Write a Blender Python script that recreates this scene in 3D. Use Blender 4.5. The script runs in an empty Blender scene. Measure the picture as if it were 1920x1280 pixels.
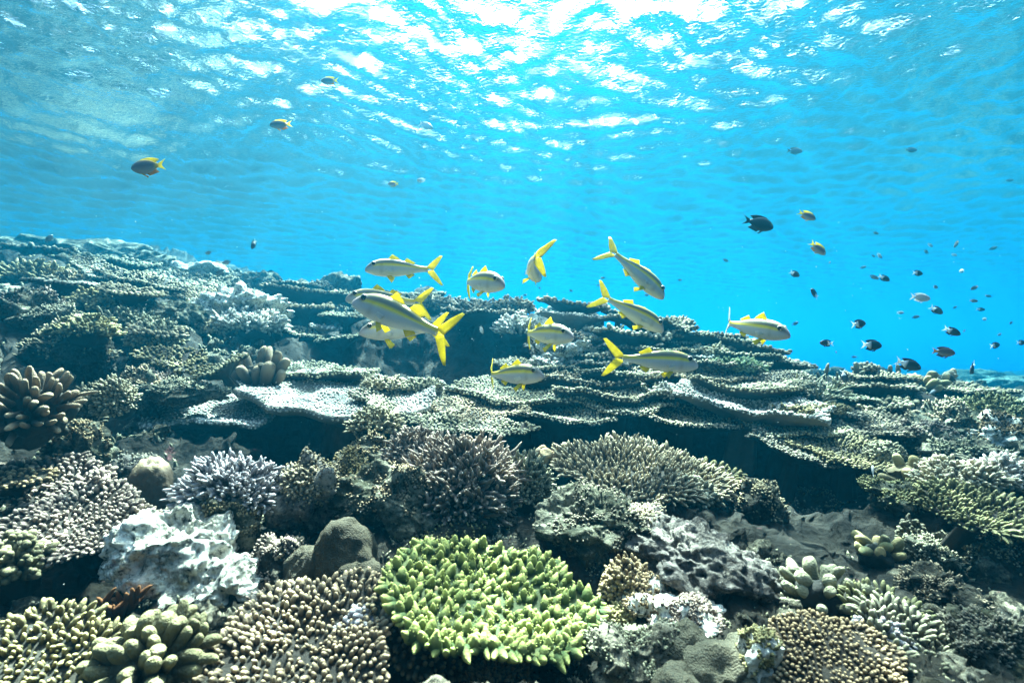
import bpy, math, random
import numpy as np
from mathutils import Vector, Matrix, Euler

# ---------------------------------------------------------------- camera, sky, sun, exposure
sc = bpy.context.scene
COL = sc.collection
RAD = math.radians
F = 853.0                      # focal length in pixels of a 1920 wide frame
PITCH = RAD(2.0)
cam_d = bpy.data.cameras.new("camera"); cam = bpy.data.objects.new("camera", cam_d); COL.objects.link(cam)
cam_d.sensor_width = 36.0; cam_d.lens = 36.0 * F / 1920.0
cam_d.clip_start = 0.02; cam_d.clip_end = 2000.0
cam_d.dof.use_dof = True; cam_d.dof.focus_distance = 1.6; cam_d.dof.aperture_fstop = 5.6
cam.location = (0, 0, 0); cam.rotation_euler = (math.pi / 2 + PITCH, 0, 0)
sc.camera = cam

SUN_EL, SUN_AZ = RAD(59.0), RAD(5.0)          # azimuth clockwise from +Y (the camera looks along +Y)
world = bpy.data.worlds.new("World"); sc.world = world; world.use_nodes = True
wn = world.node_tree.nodes; wn.clear()
sky = wn.new('ShaderNodeTexSky'); sky.sky_type = 'NISHITA'; sky.sun_disc = False
sky.sun_elevation = SUN_EL; sky.sun_rotation = SUN_AZ
sky.air_density = 1.0; sky.dust_density = 8.0; sky.ozone_density = 1.0
bg = wn.new('ShaderNodeBackground'); bg.inputs['Strength'].default_value = 0.075
wo = wn.new('ShaderNodeOutputWorld')
world.node_tree.links.new(sky.outputs[0], bg.inputs[0]); world.node_tree.links.new(bg.outputs[0], wo.inputs[0])

sun_d = bpy.data.lights.new("sun", 'SUN'); sun_d.energy = 5.0; sun_d.angle = RAD(0.6); sun_d.color = (1.0, 0.86, 0.73)
sun = bpy.data.objects.new("sun", sun_d); COL.objects.link(sun)
sdir = Vector((math.sin(SUN_AZ) * math.cos(SUN_EL), math.cos(SUN_AZ) * math.cos(SUN_EL), math.sin(SUN_EL)))
sun.rotation_euler = sdir.to_track_quat('Z', 'Y').to_euler()
sun.location = sdir * 30

sc.view_settings.view_transform = 'Standard'; sc.view_settings.look = 'None'
sc.view_settings.gamma = 1.0; sc.view_settings.use_curve_mapping = False
sc.view_settings.exposure = 2.8
sc.render.engine = 'CYCLES'
sc.cycles.max_bounces = 8; sc.cycles.diffuse_bounces = 1; sc.cycles.glossy_bounces = 3
sc.cycles.transparent_max_bounces = 12; sc.cycles.volume_bounces = 0; sc.cycles.transmission_bounces = 2
sc.cycles.use_denoising = True
sc.cycles.caustics_reflective = False; sc.cycles.caustics_refractive = False
WATER_Z = 2.5

# ---------------------------------------------------------------- numeric helpers
def at(px, py, d):
    """world point seen at pixel px, py of the photo at forward distance d"""
    xc = (px - 960.0) / F * d; yc = (640.0 - py) / F * d
    c, s = math.cos(PITCH), math.sin(PITCH)
    return Vector((xc, d * c - yc * s, d * s + yc * c))

def _h(i, j, k):
    n = (i.astype(np.int64) * 374761393 + j.astype(np.int64) * 668265263 + k.astype(np.int64) * 2147483647 + 1013904223) & 0xffffffff
    n = ((n ^ (n >> 13)) * 1274126177) & 0xffffffff
    n = ((n ^ (n >> 16)) * 2246822519) & 0xffffffff
    return ((n ^ (n >> 15)) & 0xffffff) / float(0x7fffff) - 1.0

def vnoise(p):
    p = np.asarray(p, float); i = np.floor(p); f = p - i; i = i.astype(np.int64)
    u = f * f * f * (f * (f * 6 - 15) + 10)
    r = 0
    for a in (0, 1):
        wa = u[:, 0] if a else 1 - u[:, 0]
        for b in (0, 1):
            wb = u[:, 1] if b else 1 - u[:, 1]
            for c in (0, 1):
                wc = u[:, 2] if c else 1 - u[:, 2]
                r = r + wa * wb * wc * _h(i[:, 0] + a, i[:, 1] + b, i[:, 2] + c)
    return r

def fbm(p, octv=4, gain=0.5, lac=2.03):
    p = np.asarray(p, float); s = np.zeros(len(p)); a = 1.0
    for o in range(octv):
        s += a * vnoise(p * (lac ** o) + 17.3 * o); a *= gain
    return s

def ridged(p, octv=3, gain=0.5):
    p = np.asarray(p, float); s = np.zeros(len(p)); a = 1.0
    for o in range(octv):
        s += a * (1 - 2 * np.abs(vnoise(p * (2.1 ** o) + 9.7 * o))); a *= gain
    return s

# ---------------------------------------------------------------- mesh helpers
class MB:
    """collects vertex and face arrays, links them as ONE mesh object"""
    def __init__(s): s.v = []; s.q = []; s.t = []; s.tip = []; s.col = []; s.n = 0
    def add(s, v, quads=None, tris=None, tip=0.0, col=None):
        v = np.asarray(v, float).reshape(-1, 3); m = len(v)
        s.v.append(v)
        if quads is not None and len(quads): s.q.append(np.asarray(quads, int).reshape(-1, 4) + s.n)
        if tris is not None and len(tris): s.t.append(np.asarray(tris, int).reshape(-1, 3) + s.n)
        tp = np.asarray(tip, float); s.tip.append(np.full(m, float(tp)) if tp.ndim == 0 else tp)
        if col is None: c = np.ones((m, 3))
        else:
            c = np.asarray(col, float)
            if c.ndim == 1: c = np.tile(c, (m, 1))
        s.col.append(c); s.n += m
    def mesh(s, name, mat, smooth=True):
        V = np.concatenate(s.v); Q = np.concatenate(s.q) if s.q else np.zeros((0, 4), int)
        T = np.concatenate(s.t) if s.t else np.zeros((0, 3), int)
        me = bpy.data.meshes.new(name)
        me.vertices.add(len(V)); me.vertices.foreach_set("co", V.astype(np.float32).ravel())
        nl = len(Q) * 4 + len(T) * 3
        me.loops.add(nl); me.polygons.add(len(Q) + len(T))
        me.loops.foreach_set("vertex_index", np.concatenate([Q.ravel(), T.ravel()]).astype(np.int32))
        st = np.concatenate([np.arange(len(Q)) * 4, len(Q) * 4 + np.arange(len(T)) * 3]).astype(np.int32)
        me.polygons.foreach_set("loop_start", st)
        me.update(calc_edges=True); me.validate()
        if smooth: me.polygons.foreach_set("use_smooth", np.ones(len(me.polygons), bool))
        a = me.attributes.new("tip", 'FLOAT', 'POINT'); a.data.foreach_set("value", np.concatenate(s.tip).astype(np.float32))
        C = np.concatenate(s.col)
        if np.ptp(C) > 0:
            b = me.attributes.new("tone", 'FLOAT_COLOR', 'POINT')
            b.data.foreach_set("color", np.concatenate([C, np.ones((len(C), 1))], 1).astype(np.float32).ravel())
        me.materials.append(mat)
        return me
    def build(s, name, mat, parent=None, smooth=True):
        o = bpy.data.objects.new(name, s.mesh(name, mat, smooth)); COL.objects.link(o)
        if parent is not None: o.parent = parent
        return o

def tag(o, label=None, cat=None, group=None, kind=None):
    if label: o["label"] = label
    if cat: o["category"] = cat
    if group: o["group"] = group
    if kind: o["kind"] = kind
    return o

def empty(name, loc, rot=(0, 0, 0)):
    o = bpy.data.objects.new(name, None); COL.objects.link(o)
    o.empty_display_size = 0.02; o.location = loc; o.rotation_euler = rot
    return o

def copy_tree(o, parent=None):
    c = o.copy(); COL.objects.link(c)
    if parent is not None: c.parent = parent
    for ch in list(o.children): copy_tree(ch, c)
    return c

def grid_quads(nu, nv, wrap_u=False):
    q = []
    iu = np.arange(nu if wrap_u else nu - 1); iv = np.arange(nv - 1)
    A, B = np.meshgrid(iu, iv, indexing='ij'); A2 = (A + 1) % nu
    return np.stack([A * nv + B, A2 * nv + B, A2 * nv + B + 1, A * nv + B + 1], -1).reshape(-1, 4)

def uvball(nu=14, nv=9):
    th = np.arange(nu) * 2 * math.pi / nu; ph = np.linspace(0.0, math.pi, nv)
    ph[0] = 0.02; ph[-1] = math.pi - 0.02
    T, P = np.meshgrid(th, ph, indexing='ij')
    v = np.stack([np.sin(P) * np.cos(T), np.sin(P) * np.sin(T), np.cos(P)], -1).reshape(-1, 3)
    q = grid_quads(nu, nv, True)
    return v, q[:, ::-1]

_ico = {}
def icosphere(sub):
    if sub in _ico: return _ico[sub]
    import bmesh
    bm = bmesh.new(); bmesh.ops.create_icosphere(bm, subdivisions=sub, radius=1.0)
    v = np.array([x.co[:] for x in bm.verts]); t = np.array([[y.index for y in f.verts] for f in bm.faces]); bm.free()
    _ico[sub] = (v, t); return v, t

def nub_template(sides, prof):
    """tapered rounded branchlet along +z, base at 0, height 1; prof = [(t, r)], closed with a tip vertex"""
    v = []; tip = []
    for t, r in prof:
        for k in range(sides):
            a = 2 * math.pi * (k + (0.5 if len(v) // sides % 2 else 0)) / sides
            v.append((r * math.cos(a), r * math.sin(a), t)); tip.append(t)
    v.append((0, 0, 1.0)); tip.append(1.0)
    q = []; n = len(prof)
    for i in range(n - 1):
        for k in range(sides):
            k2 = (k + 1) % sides
            q.append((i * sides + k, i * sides + k2, (i + 1) * sides + k2, (i + 1) * sides + k))
    t = [((n - 1) * sides + k, (n - 1) * sides + (k + 1) % sides, n * sides) for k in range(sides)]
    return np.array(v), np.array(q), np.array(t), np.array(tip)

N_FINE = nub_template(6, [(0, 1.0), (.45, .92), (.78, .72), (.93, .42)])
N_FAR = nub_template(5, [(0, 1.0), (.6, .85), (.9, .5)])
N_TINY = nub_template(4, [(0, 1.0), (.7, .75)])
N_CONE = nub_template(9, [(0, 1.0), (.25, .96), (.5, .80), (.7, .58), (.87, .35), (.96, .18)])
N_FING = nub_template(10, [(0, .75), (.25, .85), (.5, .97), (.7, 1.0), (.85, .93), (.94, .74), (.985, .45)])
N_CLUB = nub_template(10, [(0, .6), (.3, .66), (.55, .85), (.72, 1.0), (.87, .92), (.955, .68), (.99, .4)])

def frames(d):
    d = d / np.linalg.norm(d, axis=1, keepdims=True)
    up = np.tile(np.array([0.31, 0.52, 0.79]), (len(d), 1))
    x = np.cross(up, d); x /= np.linalg.norm(x, axis=1, keepdims=True) + 1e-9
    return x, np.cross(d, x), d

def scatter(mb, tmpl, org, dirs, length, rad, rng, tip0=0.0, tip1=1.0, bend=0.0, bump=0.0, tone=None):
    """add one copy of the template at every origin, along its direction"""
    v, q, t, tp = tmpl; N = len(org)
    if N == 0: return
    x, y, z = frames(np.asarray(dirs, float))
    a = rng.random(N) * 6.283; ca, sa = np.cos(a)[:, None], np.sin(a)[:, None]
    x, y = x * ca + y * sa, y * ca - x * sa
    L = np.broadcast_to(length, (N,)); R = np.broadcast_to(rad, (N,))
    V = org[:, None, :] + (v[None, :, 0:1] * R[:, None, None]) * x[:, None] + (v[None, :, 1:2] * R[:, None, None]) * y[:, None] \
        + (v[None, :, 2:3] * L[:, None, None]) * z[:, None]
    if bend:
        b = rng.normal(0, bend, (N, 2))
        w = (v[:, 2] ** 2)[None, :, None] * L[:, None, None]
        V = V + w * (b[:, 0:1, None] * x[:, None] + b[:, 1:2, None] * y[:, None])
    nv = len(v); V = V.reshape(-1, 3)
    if bump:
        nz = vnoise(V / bump) * bump * 0.28
        c = (org[:, None, :] + np.zeros((1, nv, 1))).reshape(-1, 3)
        V = V + (V - c) / (np.linalg.norm(V - c, axis=1, keepdims=True) + 1e-6) * nz[:, None]
    off = (np.arange(N) * nv)[:, None, None]
    col = None if tone is None else np.repeat(np.asarray(tone), nv, 0)
    mb.add(V, (q[None] + off).reshape(-1, 4), (t[None] + off).reshape(-1, 3), np.tile(tip0 + (tip1 - tip0) * tp, N), col)

# ---------------------------------------------------------------- materials
def nodes(name):
    m = bpy.data.materials.new(name); m.use_nodes = True
    nt = m.node_tree; nt.nodes.clear(); out = nt.nodes.new('ShaderNodeOutputMaterial')
    return m, nt, nt.nodes.new, nt.links.new, out

def noise_fac(nt, coord, scale, detail=4, rough=0.6, lo=0.35, hi=0.65):
    n = nt.nodes.new('ShaderNodeTexNoise'); n.inputs['Scale'].default_value = scale
    n.inputs['Detail'].default_value = detail; n.inputs['Roughness'].default_value = rough
    nt.links.new(coord, n.inputs['Vector'])
    r = nt.nodes.new('ShaderNodeMapRange'); r.inputs[1].default_value = lo; r.inputs[2].default_value = hi
    nt.links.new(n.outputs[0], r.inputs[0]); return r.outputs[0]

def mixc(nt, fac, a, b, mode='MIX'):
    m = nt.nodes.new('ShaderNodeMix'); m.data_type = 'RGBA'; m.blend_type = mode
    for k, s in ((0, fac), (6, a), (7, b)):
        if isinstance(s, (int, float)): m.inputs[k].default_value = s
        elif isinstance(s, tuple): m.inputs[k].default_value = (*s, 1.0) if len(s) == 3 else s
        else: nt.links.new(s, m.inputs[k])
    return m.outputs[2]

_cm = {}
def coral_mat(name, base, tip, crust=None, scale=60.0, bump=0.35, tipgain=1.0, vary=True):
    """living coral: base colour with paler growing tips (a property of the colony), mottled, rough"""
    if name in _cm: return _cm[name]
    m, nt, N, L, out = nodes(name)
    tc = N('ShaderNodeTexCoord').outputs['Object']; geo = N('ShaderNodeNewGeometry').outputs['Position']
    at_ = N('ShaderNodeAttribute'); at_.attribute_name = "tip"
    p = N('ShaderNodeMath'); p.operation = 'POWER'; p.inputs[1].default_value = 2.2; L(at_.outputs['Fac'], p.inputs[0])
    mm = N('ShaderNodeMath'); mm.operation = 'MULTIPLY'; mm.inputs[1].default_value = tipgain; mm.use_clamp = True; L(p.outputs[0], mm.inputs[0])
    c = mixc(nt, mm.outputs[0], tuple(x * .33 for x in base), tuple(x * q for x, q in zip(tip, (.84, .79, .72))))  # base darkened beyond its own colour for shade between sunlit tips
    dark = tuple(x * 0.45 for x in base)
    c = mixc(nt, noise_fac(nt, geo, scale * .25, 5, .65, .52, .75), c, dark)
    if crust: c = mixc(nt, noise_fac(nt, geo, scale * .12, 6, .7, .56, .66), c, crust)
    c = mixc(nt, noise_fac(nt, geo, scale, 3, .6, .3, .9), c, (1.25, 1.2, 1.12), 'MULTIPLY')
    oi = N('ShaderNodeObjectInfo'); rp = N('ShaderNodeValToRGB'); e = rp.color_ramp.elements
    e[0].color = (.52, .54, .56, 1); e[1].color = (1.16, 1.12, 1.02, 1)
    k = rp.color_ramp.elements.new(.35); k.color = (.92, .80, .66, 1); k = rp.color_ramp.elements.new(.7); k.color = (.80, .86, .74, 1)
    L(oi.outputs['Random'], rp.inputs[0])                            # colonies differ in colour
    if vary: c = mixc(nt, 1.0, c, rp.outputs[0], 'MULTIPLY')
    b = N('ShaderNodeBsdfPrincipled'); b.inputs['Roughness'].default_value = 0.8
    b.inputs['Specular IOR Level'].default_value = 0.25
    L(c, b.inputs['Base Color'])
    n2 = N('ShaderNodeTexNoise'); n2.inputs['Scale'].default_value = scale * 3; n2.inputs['Detail'].default_value = 4; L(geo, n2.inputs['Vector'])
    bp = N('ShaderNodeBump'); bp.inputs['Strength'].default_value = bump; bp.inputs['Distance'].default_value = 0.006
    L(n2.outputs[0], bp.inputs['Height']); L(bp.outputs[0], b.inputs['Normal'])
    L(b.outputs[0], out.inputs[0]); _cm[name] = m; return m

def rock_mat(name, dark, mid, pale, pale_lo=0.5, pale_hi=0.66, scale=9.0, spots=None, bump=0.9, tint=(.50, .46, .38)):
    if name in _cm: return _cm[name]
    m, nt, N, L, out = nodes(name)
    geo = N('ShaderNodeNewGeometry').outputs['Position']
    c = mixc(nt, noise_fac(nt, geo, scale, 8, .65, .38, .62), dark, mid)
    c = mixc(nt, noise_fac(nt, geo, scale * .7, 10, .72, pale_lo, pale_hi), c, pale)
    c = mixc(nt, noise_fac(nt, geo, scale * 6, 6, .75, .56, .68), c, pale)
    c = mixc(nt, noise_fac(nt, geo, scale * 9, 5, .7, .50, .64), c, tuple(x * .4 for x in dark))
    if spots: c = mixc(nt, noise_fac(nt, geo, scale * 1.7, 4, .6, .66, .72), c, spots)
    c = mixc(nt, noise_fac(nt, geo, scale * 14, 3, .6, .3, .8), c, (1.3, 1.28, 1.2), 'MULTIPLY')
    c = mixc(nt, 1.0, c, tint, 'MULTIPLY')
    b = N('ShaderNodeBsdfPrincipled'); b.inputs['Roughness'].default_value = 0.88; b.inputs['Specular IOR Level'].default_value = 0.2
    L(c, b.inputs['Base Color'])
    n1 = N('ShaderNodeTexNoise'); n1.inputs['Scale'].default_value = scale * 5; n1.inputs['Detail'].default_value = 8; n1.inputs['Roughness'].default_value = .7; L(geo, n1.inputs['Vector'])
    v1 = N('ShaderNodeTexVoronoi'); v1.inputs['Scale'].default_value = scale * 9; L(geo, v1.inputs['Vector'])
    ad = N('ShaderNodeMath'); ad.operation = 'MULTIPLY_ADD'; ad.inputs[1].default_value = .35; L(v1.outputs[0], ad.inputs[0]); L(n1.outputs[0], ad.inputs[2])
    bp = N('ShaderNodeBump'); bp.inputs['Strength'].default_value = bump; bp.inputs['Distance'].default_value = 0.02
    L(ad.outputs[0], bp.inputs['Height']); L(bp.outputs[0], b.inputs['Normal'])
    L(b.outputs[0], out.inputs[0]); _cm[name] = m; return m

def tone_mat(name, rough=0.45, spec=0.4, fleck=0.12):
    """body colours come from the animal's own markings stored per vertex"""
    if name in _cm: return _cm[name]
    m, nt, N, L, out = nodes(name)
    a = N('ShaderNodeAttribute'); a.attribute_name = "tone"
    tc = N('ShaderNodeTexCoord').outputs['Object']
    c = mixc(nt, noise_fac(nt, tc, 260, 3, .6, .3, .8), a.outputs['Color'], (1 + fleck * 2, 1 + fleck * 2, 1 + fleck * 2), 'MULTIPLY')
    b = N('ShaderNodeBsdfPrincipled'); b.inputs['Roughness'].default_value = rough; b.inputs['Specular IOR Level'].default_value = spec
    L(c, b.inputs['Base Color']); L(b.outputs[0], out.inputs[0]); _cm[name] = m; return m

def plain_mat(name, col, rough=.5, trans=0.0):
    if name in _cm: return _cm[name]
    m, nt, N, L, out = nodes(name)
    tc = N('ShaderNodeTexCoord').outputs['Object']
    c = mixc(nt, noise_fac(nt, tc, 90, 3, .6, .3, .7), tuple(x * .82 for x in col), col)
    b = N('ShaderNodeBsdfPrincipled'); b.inputs['Roughness'].default_value = rough
    L(c, b.inputs['Base Color'])
    if trans:
        t = N('ShaderNodeBsdfTranslucent'); L(c, t.inputs[0])
        mx = N('ShaderNodeMixShader'); mx.inputs[0].default_value = trans
        L(b.outputs[0], mx.inputs[1]); L(t.outputs[0], mx.inputs[2]); L(mx.outputs[0], out.inputs[0])
    else: L(b.outputs[0], out.inputs[0])
    _cm[name] = m; return m

# ---------------------------------------------------------------- the water: its surface and its body
def build_water():
    rng = np.random.default_rng(5)
    ang = np.concatenate([np.linspace(-78, 78, 720), np.linspace(84, 276, 40)]) * math.pi / 180
    rad = np.exp(np.linspace(math.log(0.25), math.log(210), 620)); 
    A, R = np.meshgrid(ang, rad, indexing='ij')
    x = (np.sin(A) * R).ravel(); y = (np.cos(A) * R).ravel()
    wp = np.stack([x * .45, y * .45, np.zeros_like(x)], 1)
    wx = x + .34 * vnoise(wp + 3) + .12 * vnoise(wp * 2.7 + 8); wy = y + .34 * vnoise(wp + 31) + .12 * vnoise(wp * 2.7 + 71)
    z = np.zeros_like(x); r = np.hypot(x, y)
    for k in range(64):
        lam = .05 * (12.0 ** (k / 63.0)); th = rng.normal(0.5, .75) + math.pi / 2
        slope = WAVE_SLOPE * (0.85 if lam < .22 else .78)
        kk = 2 * math.pi / lam; amp = slope / kk
        fade = np.clip(lam / (r * .012 + 1e-6), 0, 1)      # waves finer than the grid are left flat
        ph = kk * (math.cos(th) * wx + math.sin(th) * wy) + rng.random() * 6.28
        z += amp * fade * (np.sin(ph) + .22 * np.cos(2 * ph))
    mb = MB(); mb.add(np.stack([x, y, z + WATER_Z], 1), grid_quads(len(ang), len(rad), True))
    m, nt, N, L, out = nodes("water_surface")
    geo = N('ShaderNodeNewGeometry').outputs['Position']
    mp = N('ShaderNodeMapping'); mp.inputs['Scale'].default_value = (1.0, 1.5, 1.0); mp.inputs['Rotation'].default_value = (0, 0, .35); L(geo, mp.inputs[0])
    n = N('ShaderNodeTexNoise'); n.inputs['Scale'].default_value = 26.0; n.inputs['Detail'].default_value = 3.0; n.inputs['Distortion'].default_value = .6; L(mp.outputs[0], n.inputs['Vector'])
    bp = N('ShaderNodeBump'); bp.inputs['Strength'].default_value = .31; bp.inputs['Distance'].default_value = 0.02; L(n.outputs[0], bp.inputs['Height'])
    fr = N('ShaderNodeFresnel'); fr.inputs['IOR'].default_value = 1.33; L(bp.outputs[0], fr.inputs['Normal'])
    # sun caustics painted into the transmission colour: texture net and patches, not the waves
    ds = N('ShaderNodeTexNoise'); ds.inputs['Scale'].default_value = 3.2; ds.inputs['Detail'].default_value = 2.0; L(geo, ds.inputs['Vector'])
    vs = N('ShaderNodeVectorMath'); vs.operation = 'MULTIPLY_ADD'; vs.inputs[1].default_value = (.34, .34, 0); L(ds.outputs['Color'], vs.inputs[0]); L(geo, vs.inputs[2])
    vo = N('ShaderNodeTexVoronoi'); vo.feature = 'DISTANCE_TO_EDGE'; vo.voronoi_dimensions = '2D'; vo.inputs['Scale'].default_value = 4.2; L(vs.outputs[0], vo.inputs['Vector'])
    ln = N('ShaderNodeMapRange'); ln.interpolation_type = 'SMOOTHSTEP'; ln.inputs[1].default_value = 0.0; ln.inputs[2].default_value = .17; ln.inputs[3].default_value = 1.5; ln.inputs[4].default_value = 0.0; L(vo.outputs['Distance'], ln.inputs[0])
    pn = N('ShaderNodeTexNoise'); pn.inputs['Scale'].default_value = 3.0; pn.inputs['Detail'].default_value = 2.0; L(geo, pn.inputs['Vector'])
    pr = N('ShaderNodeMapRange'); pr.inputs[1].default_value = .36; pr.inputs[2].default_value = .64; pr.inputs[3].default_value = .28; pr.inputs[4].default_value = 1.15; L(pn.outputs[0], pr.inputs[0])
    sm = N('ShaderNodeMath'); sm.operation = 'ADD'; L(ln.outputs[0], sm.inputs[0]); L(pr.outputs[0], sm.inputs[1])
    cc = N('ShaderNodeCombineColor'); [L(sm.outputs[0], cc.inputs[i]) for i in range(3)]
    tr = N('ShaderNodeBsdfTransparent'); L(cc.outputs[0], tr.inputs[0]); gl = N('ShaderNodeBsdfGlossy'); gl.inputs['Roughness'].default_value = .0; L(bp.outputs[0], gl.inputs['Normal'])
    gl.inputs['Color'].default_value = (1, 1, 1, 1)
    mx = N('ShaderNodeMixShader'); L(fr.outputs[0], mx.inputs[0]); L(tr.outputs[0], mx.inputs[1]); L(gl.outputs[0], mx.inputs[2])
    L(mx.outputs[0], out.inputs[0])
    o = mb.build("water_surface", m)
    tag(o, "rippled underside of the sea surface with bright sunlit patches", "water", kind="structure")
    # the body of the water
    b = MB(); X = 230.0; z0, z1 = -16.0, WATER_Z + .7
    v = [(-X, -X, z0), (X, -X, z0), (X, X, z0), (-X, X, z0), (-X, -X, z1), (X, -X, z1), (X, X, z1), (-X, X, z1)]
    b.add(v, [(3, 2, 1, 0), (4, 5, 6, 7), (0, 1, 5, 4), (1, 2, 6, 5), (2, 3, 7, 6), (3, 0, 4, 7)])
    m, nt, N, L, out = nodes("haze")
    pv = N('ShaderNodeVolumePrincipled'); pv.inputs['Color'].default_value = (*HAZE_COL, 1)
    pv.inputs['Absorption Color'].default_value = (1, 1, 1, 1)
    pv.inputs['Density'].default_value = HAZE_D; pv.inputs['Anisotropy'].default_value = HAZE_G
    va = N('ShaderNodeVolumeAbsorption'); va.inputs['Color'].default_value = (0, 1 - WATER_ABS[1] / WATER_ABS[0], 1 - WATER_ABS[2] / WATER_ABS[0], 1); va.inputs['Density'].default_value = WATER_ABS[0]
    sm = N('ShaderNodeAddShader'); L(pv.outputs[0], sm.inputs[0]); L(va.outputs[0], sm.inputs[1])
    L(sm.outputs[0], out.inputs['Volume'])
    tag(b.build("haze", m, smooth=False), "clear blue sea water that turns far things blue", "water", kind="stuff")

WAVE_SLOPE = 0.050
HAZE_COL = (0.02, 0.56, 1.0); HAZE_D = 0.0175; HAZE_G = 0.64; WATER_ABS = (0.12, 0.0300, 0.0070)
# ---------------------------------------------------------------- the reef slope: one sheet through scattered heights
CP = [  # px, py, distance
 (-600,1700,.36),(-100,1700,.36),(400,1700,.36),(900,1700,.36),(1400,1700,.36),(1900,1700,.36),(2500,1700,.36),
 (-300,1340,.6),(0,1345,.6),(250,1345,.62),(450,1345,.64),(650,1345,.62),(900,1310,.62),(1150,1345,.6),(1400,1345,.6),(1650,1290,.6),(1900,1290,.6),(2200,1345,.6),
 (-200,1150,.85),(100,1180,.85),(300,1120,.86),(550,1130,.82),(900,1200,.86),(1250,1130,.84),(1450,1150,.84),(1700,1160,.82),(1950,1180,.85),(2200,1150,.85),
 (-200,1000,1.05),(80,1030,1.05),(350,1030,1.0),(600,1030,1.05),(850,1050,1.1),(1100,1010,1.05),(1350,1060,1.0),(1600,1095,1.12),(1900,1060,1.1),(2200,1000,1.1),
 (-200,860,1.3),(100,930,1.25),(300,975,1.4),(500,955,1.5),(700,910,1.35),(900,950,1.4),(1150,930,1.5),(1390,1085,1.95),(1570,1095,1.95),(1750,930,1.3),(1950,900,1.3),(2200,880,1.4),
 (50,850,1.3),(250,930,1.75),(450,925,2.0),(650,930,2.1),(850,930,2.1),(1050,930,2.1),(1250,985,2.1),(1450,1035,2.15),(1640,1000,2.05),(1850,850,1.6),(2200,830,1.8),
 (-250,700,1.6),(60,790,1.5),(220,760,1.75),(330,770,1.95),(480,775,2.2),(700,775,2.35),(900,790,2.35),(1100,800,2.4),(1300,820,2.3),(1500,830,2.2),(1700,800,2.05),(1880,790,2.0),(2200,780,2.3),
 (-250,640,2.0),(60,700,1.75),(200,690,2.0),(330,715,2.2),(480,725,2.4),(650,735,2.6),(800,735,2.7),(1000,755,2.65),(1200,765,2.65),(1400,765,2.55),(1600,750,2.5),(1780,760,2.4),(1900,780,2.6),(2200,770,2.9),
 (-250,580,2.5),(60,620,2.1),(200,630,2.35),(330,665,2.6),(450,680,2.8),(600,722,3.0),(800,722,3.0),(1000,715,2.95),(1200,715,2.9),(1350,712,2.8),(1500,712,2.8),(1650,715,2.75),(1800,755,2.9),
 (-250,540,3.2),(60,570,2.7),(180,570,2.9),(300,590,3.2),(450,600,3.4),(580,625,3.7),(700,600,3.35),(850,592,3.28),(1000,602,3.2),(1150,618,3.2),(1300,665,3.1),(1420,690,3.0),(1550,715,3.1),(1700,735,3.1),
 (-250,500,4.2),(60,525,3.6),(160,520,3.8),(280,540,4.0),(400,560,4.2),(520,575,4.4),(620,565,4.4),(700,560,4.2),(850,570,3.9),(1000,590,3.7),(1150,605,3.6),(1300,648,3.5),(1420,672,3.4),(1520,702,3.5),
 (-250,480,5.5),(30,470,5.4),(150,472,5.4),(260,495,5.4),(380,525,5.2),(500,545,5.1),(600,545,5.0),(700,555,4.9),(850,575,4.6),(1000,600,4.4),(1200,630,4.4),(1400,690,4.4),(1600,730,4.4),
 (-250,480,8),(30,462,6.6),(150,458,6.8),(250,470,6.8),(380,545,7),(600,580,7),(850,610,7),(1100,650,7),(1400,710,7),(1650,760,7),(1850,790,7),(2200,800,7),
 (-250,560,12),(150,560,12),(600,620,12),(1000,690,12),(1400,740,12),(1650,735,12),(1850,718,11),(2100,714,11),
 (-250,640,18),(300,640,18),(800,690,18),(1300,720,18),(1600,722,18),(1800,712,18),(2000,704,18),(2300,704,18),
 (-250,690,40),(500,690,40),(1000,700,40),(1500,700,40),(2000,700,40),(-250,680,120),(600,681,120),(1300,681,120),(2100,681,120)]
EXTRA_CP = []

def _prep_cp():
    # between the plates the rock itself sits a little lower, so that the plates overhang it
    CP[:] = [(a, b + 16 * min(max(0.0, min((d - 1.5) / .4, (5.2 - d) / .8)), 1.0), d) for a, b, d in CP]
    P = np.array([at(*c)[:] for c in CP + EXTRA_CP])
    return np.arctan2(P[:, 0], P[:, 1]), np.log(np.hypot(P[:, 0], P[:, 1])), P[:, 2], np.hypot(P[:, 0], P[:, 1])

def ground_z(x, y, cache={}):
    """height of the smooth reef slope under x, y (arrays)"""
    if 'c' not in cache: cache['c'] = _prep_cp()
    a0, l0, z0, r0 = cache['c']
    x = np.atleast_1d(np.asarray(x, float)); y = np.atleast_1d(np.asarray(y, float))
    a = np.clip(np.abs(np.arctan2(x, y)), 0, 1.35) * np.sign(x); l = np.log(np.maximum(np.hypot(x, y), .3))
    out = np.empty(len(x)); s0 = z0 / r0
    for i in range(0, len(x), 60000):
        da = (a[i:i + 60000, None] - a0[None]) / .095; dl = (l[i:i + 60000, None] - l0[None]) / .065
        w = np.exp(-np.minimum((da * da + dl * dl) * .5, 60)) + 1e-12 / (.02 + da * da + dl * dl) ** 2
        out[i:i + 60000] = (w * s0).sum(1) / w.sum(1)
    return out * np.maximum(np.hypot(x, y), .3)

def rough_z(x, y):
    p = np.stack([x, y, np.zeros_like(x)], 1); r = np.hypot(x, y)
    k = np.clip(r / 2.2, .35, 3.0)
    return (.035 * k * fbm(p * 3.1 / np.sqrt(k)[:, None], 5, .55) + .016 * k * ridged(p * 9 / k[:, None], 4))

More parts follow.
